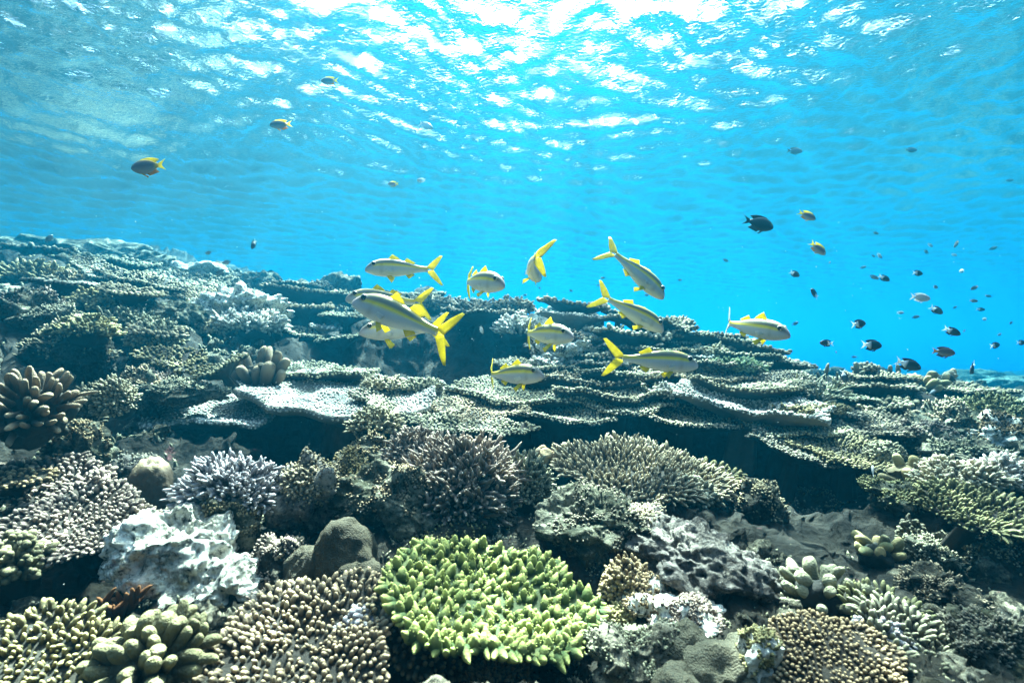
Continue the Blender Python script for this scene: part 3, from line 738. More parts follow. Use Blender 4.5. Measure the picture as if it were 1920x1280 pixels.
T(1400,762,2.1,120,.9,10,4,'white',"left half of the bright crusty front shelf on the right side", spacing=.0135, dish=.16, wav=.1)
T(1595,795,2.05,118,.95,6,-1,'pale',"long pale front shelf over the dark cavern on the right", spacing=.0135)
T(1475,798,2.0,92,.95,11,2,'pale',"middle of the pale front shelf tilted to the viewer", spacing=.0135)
B(1500,775,2.0,44,13,'olive',"yellow green knobbly coral lying on the right front shelf", n=130, br=.009)
B(1550,768,2.05,36,11,'olive',"second yellow green knobbly coral further right on the front shelf", n=110, br=.008)
T(1590,778,2.05,28,.8,12,2,'grey',"small grey fan plate behind the yellow green knobbly corals")
B(1465,765,2.05,24,9,'white',"white bleached stub at the left end of the yellow green corals", n=70, br=.012)
T(1585,850,1.72,82,1.2,9,-2,'olive',"olive tipped table hanging alone under the right front shelf", spacing=.0135, nh=.017)
T(1490,842,1.76,66,1.15,11,6,'pale',"pale tipped left lobe of the table under the right front shelf", spacing=.0135, nh=.016)
B(1660,848,1.65,34,18,'grey',"dark grey bushy coral at the right end of the hanging table", n=220)
T(1650,710,2.6,62,.7,6,0,'grey',"upper grey table coral on the right skyline under the white tailed fish", spacing=.02)
T(1655,727,2.45,58,.7,7,0,'pale',"lower pale knobbled table coral on the right skyline", spacing=.02)
B(1622,690,2.75,22,9,'tan',"tan lumpy coral on the skyline between the stubby columns", n=80)
T(1640,762,2.25,62,.6,7,-5,'tan',"tan wavy edged plate low on the right beneath the skyline tables", wav=.16)
T(1590,748,2.3,42,.7,7,5,'pale',"pale crumbly plate left of the wavy edged one")
J(finger_coral, "finger_coral","tan lobed coral column at the right end of the skyline tables",at(1735,735,2.5),radial_specs(13,.05,.10,.022,21,1.0,.0),'cream',21,core=(.05,.05,.08))
J(finger_coral, "finger_coral","pale knobbly coral cluster on the right skyline before the far reef",at(1770,722,2.7),radial_specs(12,.05,.08,.02,22,1.0,.0),'pale',22,core=(.06,.05,.06))
J(finger_coral, "finger_coral","short pillar coral standing up on the right skyline",at(1606,700,2.7),[(0,0,-.03,0,0,1,.10,.014),(.012,0,-.03,.3,0,1,.05,.012)],'grey',23)
J(finger_coral, "finger_coral","thin pointed pillar coral beside the left skyline thicket",at(1546,708,2.7),[(0,0,-.03,.1,0,1,.12,.011),(-.02,0,-.03,-.4,0,1,.07,.009)],'grey',24)
J(finger_coral, "finger_coral","pair of low pillar corals under the white tailed black fish",at(1668,700,2.75),[(0,0,-.03,0,0,1,.08,.013),(.05,0,-.03,.1,0,1,.085,.013)],'grey',25)
T(1812,735,2.5,66,.7,7,-1,'pale',"pale table coral at far right in front of the hazy reef", spacing=.019)
B(1855,775,2.15,58,30,'olive',"olive ridged dome of upright branches at the far right", n=300, br=.007)
K(1790,800,2.0,60,34,'mossy',"pale green crusted rock between the right shelf and the olive dome", amp=.4)
K(1860,815,1.9,60,26,'pale',"white crusted rock below the olive ridged dome", amp=.42)
K(1730,830,1.85,50,34,'mossy',"shadowy green rock right of the dark cavern under the shelf", amp=.4)
K(1810,852,1.65,55,22,'crust',"grey crusted rock at right behind the pale finger thicket", amp=.4)
# --- the bright left shelves
T(420,772,2.0,112,1.0,10,2,'white',"brightest white dead table coral on the left middle shelf", spacing=.016, nh=.008, nr=.0068, dish=.08, wav=.12, amp=.2)
T(650,748,2.15,178,.85,8,3,'white',"long white sunlit shelf coral left of the centre", spacing=.0155, nh=.008, nr=.0064, wav=.09, amp=.2)
T(770,760,2.05,100,.95,9,5,'pale',"pale fringed table at the right end of the long white shelf", spacing=.014)
T(905,772,2.0,80,1.0,11,3,'pale',"pale honeycombed plate overlapping the right tip of the white shelf", spacing=.0135)
T(930,806,1.72,62,.55,13,-1,'pale',"thin pale plate tucked just under the honeycombed plate", spacing=.0125)
T(830,800,1.8,60,.6,12,8,'grey',"grey plate sloping down behind the great mauve bush coral", spacing=.014)
B(720,722,2.2,44,14,'tan',"tan lumpy coral lying on the long white shelf", n=150)
B(790,725,2.2,40,14,'grey',"grey rounded bushy coral at the right of the long white shelf", n=180)
T(330,678,2.0,60,.7,20,18,'olive',"olive knobbly plate sloping down right on the left shelf", spacing=.017, nh=.016)
T(415,692,1.95,50,.7,20,-22,'olive',"olive knobbly plate rising right beside the fat lobed coral", spacing=.017, nh=.016)
J(finger_coral, "lobed_coral","fat vertical lobed coral like a cut cabbage on the white shelf",at(490,700,2.15),
  [(-0.066,-0.012,-0.036,-0.55,-0.1,1,0.1122,0.025),(-0.042,0.0,-0.036,-0.25,0,1,0.1478,0.0211),(-0.0144,0.012,-0.036,-0.05,0,1,0.1684,0.0202),(0.0144,0.012,-0.036,0.1,0,1,0.1632,0.0202),(0.0432,0.0,-0.036,0.3,0,1,0.153,0.023),(0.0624,-0.012,-0.036,0.5,0,1,0.1274,0.0259),(-0.036,-0.036,-0.048,-0.3,-0.3,1,0.0918,0.0259),(0.042,-0.042,-0.048,0.3,-0.35,1,0.102,0.0326),(0.0,-0.042,-0.048,0,-0.3,1,0.0816,0.0202),(-0.078,-0.024,-0.048,-0.8,-0.2,0.8,0.0816,0.025),(0.078,-0.024,-0.048,0.8,-0.2,0.8,0.0816,0.023)],
  'finger',31,part="lobe",cat="lobed coral",corem='tan',core=(.06,.045,.05))
K(300,715,1.95,45,22,'crust',"pale crusted rock at the left end of the white shelf", amp=.4)
K(345,735,1.85,62,16,'crust',"long low crusted rock ledge above the brightest white table", amp=.35)
K(265,725,1.8,26,36,'mossy',"upright mossy rock between the fine dark fan coral and the ledge", amp=.35)
B(220,738,1.5,40,34,'grey',"round grey fan of fine branches on the shaded left wall", n=300, br=.0052, core='dark', tilt=45)
B(165,770,1.5,26,40,'dark',"dark fine branched coral behind the thick brown fingers", n=180, br=.006)
J(finger_coral, "finger_coral","big colony of thick brown fingers with pale tips at the left edge",at(62,785,1.15),
  [(*(np.array(s[:3])),*s[3:]) for s in radial_specs(84,.095,.056,.0078,33,1.0,-.2,.3,.66)],'finger',33,core=(.07,.06,.065),rot=(28,0,0))
K(150,850,1.25,40,50,'mossy',"mottled green rock below the thick brown fingers", amp=.35)
# --- the foreground
T(150,985,.92,128,.72,24,4,'purple',"large mauve brown plate of pale tipped nubs at the left foreground", spacing=.0098, nh=.0105, nr=.0042, wav=.05)
T(85,905,1.12,105,.6,26,4,'purple',"mauve brown upper plate lobe behind the large left one", spacing=.0125, nh=.014)
B(178,925,1.02,36,34,'purple',"mauve brown knob rising from the left foreground plate", n=110, br=.006)
T(20,905,1.05,60,.6,20,0,'brown',"brown shaded plate coral at the left edge above the mauve plates", spacing=.013)
K(248,895,1.3,42,30,'lilac',"bluish crusted rock behind the brown dome", amp=.35)
K(282,912,1.15,36,60,'dome',"brown smooth dome coral with a pale top", kind='smooth', amp=.10, name="dome_coral", cat="dome coral", living=True, tip_top=.55, depth=1.0)
B(440,915,1.05,98,52,'blue',"lilac blue corymbose branching coral left of centre", n=420, br=.0052, depth=.75, tilt=12)
K(575,930,1.1,60,58,'lilac',"lumpy lilac rubble beside the lilac blue branching coral", amp=.35)
B(580,905,1.08,52,28,'grey',"grey low bushy coral on top of the lilac rubble", n=260, br=.005)
K(335,1030,.92,95,75,'pale',"bright white rock slab in the left foreground", amp=.24, sub=6, depth=.8, rot=(12,0,0), growth=False)
K(410,1095,.86,72,46,'pale',"smaller white rock at the lower right of the bright slab", amp=.32, sub=6, growth=False)
K(430,980,.98,42,46,'mossy',"shaded mossy stone under the lilac blue branching coral", amp=.3)
K(520,1070,.92,52,55,'dark',"dark knobbly rock with a speckled white top left of the brain coral", amp=.35, sub=6)
B(535,1030,.92,34,16,'pale',"pale speckled bushy coral on the dark knobbly rock", n=200, br=.0042)
J(finger_coral, "brain_coral","olive brown brain coral of three fused rounded lobes",at(640,1045,.92),
  [(.005,0,-.07,0,.0,1,.145,.060),(-.035,-.02,-.08,-.25,-.1,1,.115,.044),(.03,-.025,-.09,.2,-.15,1,.10,.050)],'brain',41,part="lobe",cat="brain coral",lumpy=True,corem='brain',core=(.05,.04,.05))
B(30,1050,.82,58,45,'olive',"yellow green knobby coral cut by the left edge of the view", n=110, br=.009)
J(staghorn, "branching_sponge","rust brown branching sponge in the dark cavity at lower left",at(250,1130,.82),.04,.075,'rust',42,n=7,r=.007)
K(275,1150,.85,45,30,'crust',"reddish crusted stone at the foot of the rust brown sponge", amp=.4)
T(75,1240,.62,125,.8,24,10,'olive',"greenish close packed nub coral in the bottom left corner", spacing=.0088, nh=.013, nr=.0036, name="branching_coral", cat="branching coral")
J(finger_coral, "lobed_coral","olive colony of fat smooth finger lobes at the bottom left",at(285,1262,.64),radial_specs(62,.058,.037,.0086,43,.9,-.1,.25,.72),'lobe',43,part="lobe",cat="lobed coral",core=(.05,.045,.045),corem='lobe',rot=(15,0,0))
T(570,1215,.7,190,.75,22,-3,'tan',"wide tan nub coral field at the bottom left of the green coral", spacing=.0098, nh=.0125, nr=.0044, wav=.09, name="branching_coral", cat="branching coral")
K(560,1140,.82,75,26,'lilac',"pale lilac crusted rock behind the wide tan nub coral", amp=.3)
B(690,1190,.74,62,48,'blue',"bluish shaded knobby coral left of the green plate coral", n=150, br=.0075)
K(720,935,1.15,84,55,'mossy',"mossy green rock under the great mauve bush coral", amp=.32, sub=6)
K(660,905,1.3,45,45,'crust',"white crusted rock at left of the mossy green rock", amp=.35)
B(705,795,1.6,58,26,'tan',"stubby tan finger coral under the long white shelf", n=110, br=.0085, depth=.8)
K(690,850,1.5,50,30,'crust',"small crusted rocks between the stubby finger coral and the bush coral", amp=.4)
B(860,895,1.25,135,72,'purple',"great mauve bush coral of crowded fingers in the centre", n=620, br=.0062, depth=.75, tilt=22, side=4)
B(775,850,1.35,58,42,'purple',"smaller mauve bush at the upper left of the great one", n=240, br=.006)
B(985,905,1.25,52,48,'grey',"grey green bush coral joined to the right of the great mauve one", n=280, br=.0058, depth=.8)
K(865,985,1.22,120,38,'dark',"dark rocky base beneath the great mauve bush coral", amp=.3)
J(finger_coral, "lobed_coral","little brown coral of round lobes between the two big centre bushes",at(1025,865,1.45),radial_specs(9,.03,.035,.019,44,.9,.0),'brown',44,part="lobe",cat="lobed coral",core=(.03,.03,.03))
T(1200,885,1.4,150,.62,22,5,'tan',"broad tan table of upright fingers right of the centre", spacing=.0125, nh=.026, nr=.0046, dish=.08, name="branching_coral", cat="branching coral")
B(1290,925,1.35,55,30,'pale',"pale knobby coral under the right edge of the broad tan table", n=160, br=.008)
T(1345,890,1.45,38,.7,20,12,'olive',"dim olive edge lobe at the right of the broad tan table", spacing=.013, nh=.02)
K(1110,975,1.05,92,42,'mossy',"grey green flat rock with white streaks right of the green coral", amp=.3, sub=6)
K(1195,1000,1.05,52,48,'lilac',"lilac stone beside the orange sponge", amp=.35)
K(1160,1022,.98,22,20,'rust',"rust orange encrusting sponge on the grey green flat rock", kind='knob', amp=.5, name="sponge", cat="sponge", living=True)
# the green plate coral
T(915,1138,.78,190,.80,9,12,'green',"bright green plate coral with big conical nubs at the bottom centre", spacing=.0152, nh=.018, nr=.0080, dish=.18, wav=.05, back=.16, thick=.012,
  name="plate_coral", cat="plate coral", tmpl=N_CONE, lean=.1, under='under_green', bump=.008, jit=.42, warts=5, amp=.10, rimrows=1)
T(800,1195,.74,112,.55,40,32,'brown',"brown shaded plate of fine nubs standing under the left rim of the green coral", spacing=.010, nh=.010)  # separate plate standing in for the green coral's brown underside
B(935,1275,.70,62,24,'brown',"brown fine nub coral at the bottom edge below the green coral", n=260, br=.0042)
B(1175,1092,.86,54,36,'brown',"dusky brown nub coral touching the right of the green coral", n=300, br=.0046)
B(1160,1155,.80,34,18,'cream',"cream feathery tuft below the dusky brown nub coral", n=200, br=.003)
K(1310,1060,.92,115,60,'lilac',"pale lilac knobbly coral mound on the right foreground slope", kind='knob', amp=.25, sub=6, freq=2.6, name="massive_coral", cat="massive coral", rot=(0,18,0))
K(1405,1075,.92,38,34,'lilac',"small lilac knobbly lump right of the pale lilac mound", kind='knob', amp=.2, sub=5, freq=2.2, name="massive_coral", cat="massive coral")
K(1230,1130,.84,70,36,'pale',"white weathered rock between the green coral and the lilac mound", amp=.3, sub=6)
K(1285,1160,.78,62,32,'pale',"white rounded rock above the khaki boulder coral", amp=.22, sub=6)
K(1190,1230,.70,75,44,'crust',"grey speckled rubble rock at the bottom right of the green coral", amp=.35, sub=6)
J(finger_coral, "boulder_coral","smooth khaki boulder coral of five swollen lobes at the bottom",at(1335,1262,.66),
  [(-.04,-.02,-.05,-.45,-.25,1,.085,.038),(-.01,.02,-.05,-.2,.2,1,.100,.036),(.030,.012,-.05,.4,.1,1,.095,.033),(.035,-.03,-.05,.4,-.4,1,.080,.036),(-.002,-.042,-.06,0,-.5,1,.07,.033)],'khaki',45,part="lobe",cat="boulder coral",lumpy=True,corem='khaki',core=(.05,.045,.035))
T(1565,1238,.62,118,.85,28,-4,'brown',"fine nubbed brown plate coral in the bottom right foreground", spacing=.0060, nh=.0062, nr=.0028, dish=-.06, wav=.03)
K(1425,1235,.64,30,44,'pale',"white crumbly rock strip left of the fine brown plate", amp=.35, sub=6)
J(finger_coral, "club_coral","grey green club finger coral with rounded tips right of the lilac mound",at(1545,1135,.84),radial_specs(26,.05,.05,.0108,46,.8,-.05,.3,.6),'club',46,tmpl=N_CLUB,cat="club coral",core=(.05,.045,.04))
T(1660,1150,.78,68,.7,24,10,'olive',"dark olive nub coral behind the fine brown plate", spacing=.011, nh=.017, nr=.004, name="branching_coral", cat="branching coral")
T(1720,1215,.68,110,.7,26,20,'grey',"grey green nub coral spreading down to the bottom right", spacing=.0105, nh=.017, nr=.0042, name="branching_coral", cat="branching coral")
B(1650,1190,.7,48,24,'blue',"bluish pale nub coral between the fine brown plate and the olive one", n=170, br=.005)
K(1870,1230,.66,75,75,'mossy',"blurred grey green rock in the bottom right corner", amp=.22, sub=6)
K(1760,1110,.9,50,40,'dark',"dark reddish rock in the shadowed right foreground", amp=.35)
J(finger_coral, "finger_coral","small dim brown finger coral in the right cavern",at(1645,1045,1.05),radial_specs(12,.035,.045,.011,47,.8,.1),'olive',47,core=(.035,.03,.03))
B(1710,1000,1.1,26,22,'dark',"dark small branching coral on the cavern wall at right", n=100, br=.006)
K(1745,1045,1.05,38,34,'mossy',"grey mottled stone right of the dim finger coral", amp=.35)
B(1480,1000,1.55,50,26,'dark',"added dark branching coral that darkens the cavern floor behind the club coral", n=160, br=.007)  # dark growth and boulder added to darken the sunlit cavern floor
B(1570,1010,1.5,46,22,'brown',"added brown branching coral that darkens the depth of the right cavern", n=150, br=.007)
K(1530,965,1.75,70,34,'dark',"added broad dark boulder that darkens the back of the right cavern", amp=.25)
K(1420,950,1.35,48,48,'dark',"dim blue grey boulder in the shaded centre right cavern", amp=.2)
K(1690,930,1.25,50,24,'mossy',"pale crusted ledge stone beneath the cream blade coral", amp=.35)
J(finger_coral, "blade_coral","cream upright blade coral beside the right cavern",at(1695,890,1.35),
  [(0,0,-.02,-.1,0,1,.085,.014),(.03,0,-.02,.2,0,1,.075,.018),(.03,-.02,-.02,.8,-.2,.6,.07,.013),(-.03,-.01,-.02,-1,-.2,.3,.06,.013),(-.005,-.02,-.02,-.4,-.4,.8,.05,.014)],'cream',48,part="blade",cat="blade coral",corem='cream',core=(.045,.03,.022))
T(1835,965,1.05,108,.62,28,8,'olive',"yellow olive plate of long nubs at the right edge", spacing=.0105, nh=.018, nr=.0040)
B(1790,895,1.2,68,30,'pale',"pale pinkish finger thicket above the yellow olive plate", n=240, br=.0062)
B(1885,890,1.2,58,38,'white',"whitish feathery branching coral at the right edge of the view", n=240, br=.006)
K(1800,940,1.2,70,26,'crust',"sunlit rubble between the finger thicket and the olive plate", amp=.4)
K(1880,1040,1.05,60,30,'dark',"dark rock under the yellow olive plate at the right edge", amp=.3)

def shaded(x, y, z):
    """true inside the deep hollows, left bare of cover so that they stay dark"""
    c, s_ = math.cos(PITCH), math.sin(PITCH); f = y * c + z * s_; px = 960 + x / f * F; py = 640 - (z * c - y * s_) / f * F
    return ((px > 540) & (px < 1010) & (py > 590) & (py < 735) & (f > 2.5)) | ((px > 1000) & (px < 1760) & (py > 770) & (py < 1030)) | ((px > 330) & (px < 1010) & (py > 770) & (py < 900)) | ((px > 60) & (px < 260) & (py > 1050) & (py < 1170))

def build_cover():
    """loose coral rubble and stubby growth covering the reef rock"""
    rng = np.random.default_rng(77); mb = MB()
    n = 3600; a = RAD(52) * rng.uniform(-1, 1, n); r = np.exp(rng.uniform(math.log(.55), math.log(9), n))
    k = np.clip(r / 2.2, .35, 3.2)
    # clumps of stubs
    cx = np.sin(a) * r; cy = np.cos(a) * r
    m = (rng.integers(5, 16, n) * np.where(r > 1.7, .34, 1)).astype(int); I = np.repeat(np.arange(n), m); N = len(I)
    s = .035 * k[I] * rng.uniform(.5, 1.3, n)[I]
    ox = rng.normal(0, 1, N) * s * .7; oy = rng.normal(0, 1, N) * s * .7
    x = cx[I] + ox; y = cy[I] + oy; z = ground_z(x, y) + rough_z(x, y) - .004
    d = np.stack([ox / s * .7, oy / s * .7, np.ones(N)], 1) + rng.normal(0, .25, (N, 3))
    ok = ~shaded(x, y, z); I, x, y, z, d, s = I[ok], x[ok], y[ok], z[ok], d[ok], s[ok]; N = len(I)
    scatter(mb, N_TINY, np.stack([x, y, z], 1), d, s * rng.uniform(.4, .9, N), s * .2, rng, 0, 1, .2)
    tag(mb.build("coral_rubble", M['grey']), "short stubby coral growth covering the reef rock", "coral", kind="stuff")
    mb = MB(); n = 1500; a = RAD(52) * rng.uniform(-1, 1, n); r = np.exp(rng.uniform(math.log(.55), math.log(9), n)); k = np.clip(r / 2.2, .35, 3.2)
    x = np.sin(a) * r; y = np.cos(a) * r; z = ground_z(x, y) + rough_z(x, y)
    ok = ~shaded(x, y, z); x, y, z, k = x[ok], y[ok], z[ok], k[ok]; n = len(x)
    v, t = icosphere(3); R = .03 * k * rng.uniform(.4, 1.5, n)
    V = v[None] * (R[:, None] * rng.uniform(.7, 1.3, (n, 1)))[:, :, None] * rng.uniform(.6, 1.3, (n, 1, 3)) + np.stack([x, y, z], 1)[:, None]
    V = V.reshape(-1, 3); kk = np.repeat(k, len(v)); q = V / (.02 * kk)[:, None]
    V = V + np.stack([fbm(q, 3), fbm(q + 31, 3), fbm(q + 57, 3)], 1) * (.014 * kk)[:, None]
    mb.add(V, None, (t[None] + (np.arange(n) * len(v))[:, None, None]).reshape(-1, 3))
    tag(mb.build("reef_rubble", R_['crust']), "small broken stones lying over the reef rock", "rubble", kind="stuff")

def build_particles():
    """fine drifting specks in the water"""
    rng = np.random.default_rng(9); n = 420; f = rng.uniform(.5, 3.2, n); v, t = icosphere(1); P = np.array([at(a, b, c)[:] for a, b, c in zip(rng.uniform(-200, 2100, n), rng.uniform(380, 1250, n), f)])
    ok = P[:, 2] > ground_z(P[:, 0], P[:, 1]) + .08; P = P[ok]; n = len(P); mb = MB()
    V = v[None] * (rng.uniform(.0004, .0011, n) * P[:, 1] ** .5)[:, None, None] + P[:, None]
    mb.add(V.reshape(-1, 3), None, (t[None] + (np.arange(n) * len(v))[:, None, None]).reshape(-1, 3))
    tag(mb.build("drifting_particles", plain_mat("marine_snow", (.7, .7, .68), .6)), "fine pale specks drifting in the water", "particles", kind="stuff")
# ---------------------------------------------------------------- fish
FISH = tone_mat("fish_skin", .38, .5, .06)
FIN_Y = plain_mat("yellow_fin", (1.0, .84, .01), .5, .45)
FIN_W = plain_mat("pale_fin", (.80, .82, .80), .5, .4)
FIN_K = plain_mat("black_fin", (.012, .014, .02), .5, .1)
FIN_B = plain_mat("brown_fin", (.16, .12, .10), .5, .3)
FIN_O = plain_mat("orange_fin", (.75, .38, .05), .5, .3)
EYE_R = plain_mat("eye_ring", (.55, .50, .42), .3); EYE_P = plain_mat("eye_pupil", (.005, .005, .007), .12)

class Spine:
    """bends the straight fish (nose +x, tail -x) sideways"""
    def __init__(s, L, bend, twist=0): s.L, s.b, s.tw = L, bend, twist
    def __call__(s, p):
        p = np.asarray(p, float).reshape(-1, 3); L = s.L
        # arc length from the head end of the straight part
        x0 = .18 * L; t = np.clip(x0 - p[:, 0], 0, None); k = s.b / (.68 * L); a = k * t
        safe = abs(k) > 1e-6
        cx = x0 - (np.sin(a) / k if safe else t); cy = ((1 - np.cos(a)) / k if safe else 0 * t)
        fr = p[:, 0] > x0
        tw = s.tw * np.clip(t / (.6 * L), 0, 1.2) ** 2; y = p[:, 1] * np.cos(tw) - p[:, 2] * np.sin(tw); z = p[:, 1] * np.sin(tw) + p[:, 2] * np.cos(tw)
        X = np.where(fr, p[:, 0], cx - np.sin(-a) * 0 + np.sin(a) * y); Y = np.where(fr, p[:, 1], cy + np.cos(a) * y)
        return np.stack([X, Y, z], 1)

def fin(base, edge, th, sp, name, mat, parent, nv=5, rays=.0):
    """thin lens shaped fin: base and edge are matching point rows, th the root thickness"""
    base = np.asarray(base, float); edge = np.asarray(edge, float); n = len(base); v = np.linspace(0, 1, nv)
    G = base[:, None] * (1 - v)[None, :, None] + edge[:, None] * v[None, :, None]
    if rays: G = G + (np.array([1, -1])[np.arange(n) % 2] * rays)[:, None, None] * v[None, :, None] * np.array([0, 1.0, 0])
    w = (th * (1 - v * .85))[None, :, None] * np.ones((n, 1, 1)); w[0] *= .35; w[-1] *= .35
    ax = np.array([0, 1.0, 0]) if np.ptp(base[:, 1]) + np.ptp(edge[:, 1]) < 1e-6 or rays else None
    if ax is None:
        nn = np.cross(base[-1] - base[0], edge[n // 2] - base[n // 2]); ax = nn / (np.linalg.norm(nn) + 1e-9)
    A = sp((G + w * ax).reshape(-1, 3)); Bv = sp((G - w * ax).reshape(-1, 3)); m = MB()
    q = grid_quads(n, nv); m.add(np.concatenate([A, Bv]), np.concatenate([q, q[:, ::-1] + n * nv]))
    i = lambda a, b: a * nv + b
    e = [(i(a, 0), i(a + 1, 0)) for a in range(n - 1)] + [(i(n - 1, b), i(n - 1, b + 1)) for b in range(nv - 1)] + [(i(a + 1, nv - 1), i(a, nv - 1)) for a in range(n - 2, -1, -1)] + [(i(0, b + 1), i(0, b)) for b in range(nv - 2, -1, -1)]
    m.q.append(np.array([(b, a, a + n * nv, b + n * nv) for a, b in e]))
    return m.build(name, mat, parent)

def body(L, st, sp, tone, name, parent, ns=26, nr=24, deeper=False):
    """st rows: (x/L, top z/L, bottom z/L, half width/L)"""
    st = np.asarray(st, float) * (np.array([1, 1.14, 1.14, 1.08]) if deeper else 1); xs = np.linspace(0, 1, ns); key = np.linspace(0, 1, len(st))
    def cr(c):      # smooth interpolation through the station values
        v = st[:, c]; out = np.interp(xs, key, v)
        k = np.array([.25, .5, .25])
        for _ in range(1): out[1:-1] = np.convolve(out, k, 'valid')
        return out * L
    X, ZT, ZB, W = cr(0), cr(1), cr(2), cr(3)
    th = np.arange(nr) * 2 * math.pi / nr
    P = []
    for i in range(ns):
        zc = (ZT[i] + ZB[i]) / 2; h = (ZT[i] - ZB[i]) / 2; c, s_ = np.cos(th), np.sin(th)
        y = W[i] * np.sign(c) * np.abs(c) ** .9 * (1 - .12 * s_); z = zc + h * np.sign(s_) * np.abs(s_) ** .95
        P.append(np.stack([np.full(nr, X[i]), y, z], 1))
    P = np.array(P).reshape(-1, 3); q = grid_quads(ns, nr).tolist()
    q = np.array(q + [(i * nr + nr - 1, (i + 1) * nr + nr - 1, (i + 1) * nr, i * nr) for i in range(ns - 1)])
    zrel = np.repeat(0.0, len(P))
    for i in range(ns): zrel[i * nr:(i + 1) * nr] = (P[i * nr:(i + 1) * nr, 2] - ZB[i]) / max(ZT[i] - ZB[i], 1e-6)
    col = tone(P / L, zrel); m = MB(); V = sp(P); m.add(V, q, col=col)
    for e, r in ((0, 0), (ns - 1, (ns - 1) * nr)):
        c = m.n; m.add(V[r:r + nr].mean(0)[None], col=col[r:r + nr].mean(0)); k = np.arange(nr)
        t = np.stack([np.full(nr, c), r + k, r + (k + 1) % nr], 1); m.t.append(t if e == 0 else t[:, ::-1])
    return m.build(name, FISH, parent), (X, ZT, ZB, W)

def eyes(L, x, z, y, r, sp, root):
    v, q = uvball(14, 9)
    for s in (1, -1):
        c = np.array([x, s * y, z]) * L; m = MB(); m.add(sp(v * np.array([r, r * .45, r]) * L + c), q); e = m.build("eye", EYE_R, root)
        m = MB(); m.add(sp(v * np.array([r * .8, r * .42, r * .8]) * L + c + np.array([0, s * r * .22 * L, 0])), q); m.build("pupil", EYE_P, e)

def sm(a, b, x): t = np.clip((x - a) / (b - a), 0, 1); return t * t * (3 - 2 * t)
def lerp(a, b, t): return np.asarray(a) * (1 - t[:, None]) + np.asarray(b) * t[:, None]

def goat_tone(p, zr):
    x = p[:, 0]; c = lerp((.66, .66, .69), (.46, .48, .52), sm(0, .5, zr)); c = lerp(c, (.115, .12, .085), sm(.54, .76, zr)); 
    c = lerp(c, (.62, .50, .06), sm(.90, .98, zr) * sm(.40, .25, x))
    tail = sm(-.12, -.36, x); w = .055 + .05 * tail
    st = np.exp(-((zr - (.62 + .10 * tail)) / w) ** 2) * sm(.40, .33, x); c = lerp(c, (.78, .64, .03), np.clip(st * 1.3, 0, 1))
    c = lerp(c, (.68, .54, .05), tail * sm(.30, .62, zr) * .9)
    c = lerp(c, (.60, .46, .46), sm(.40, .48, x) * .5)                       # pinkish snout
    g = np.exp(-((x - .265 - .03 * (zr - .5) ** 2 * 4) / .007) ** 2) * (zr < .7); return lerp(c, c * .55, np.clip(g, 0, 1) * .6)

GOAT = [(.485, -.012, -.045, .012), (.46, .022, -.062, .032), (.42, .055, -.076, .048), (.36, .088, -.092, .060), (.27, .112, -.108, .070), (.16, .118, -.112, .070),
        (.04, .108, -.102, .062), (-.08, .084, -.080, .048), (-.18, .058, -.056, .034), (-.27, .040, -.038, .022), (-.34, .034, -.032, .014), (-.385, .037, -.035, .009)]

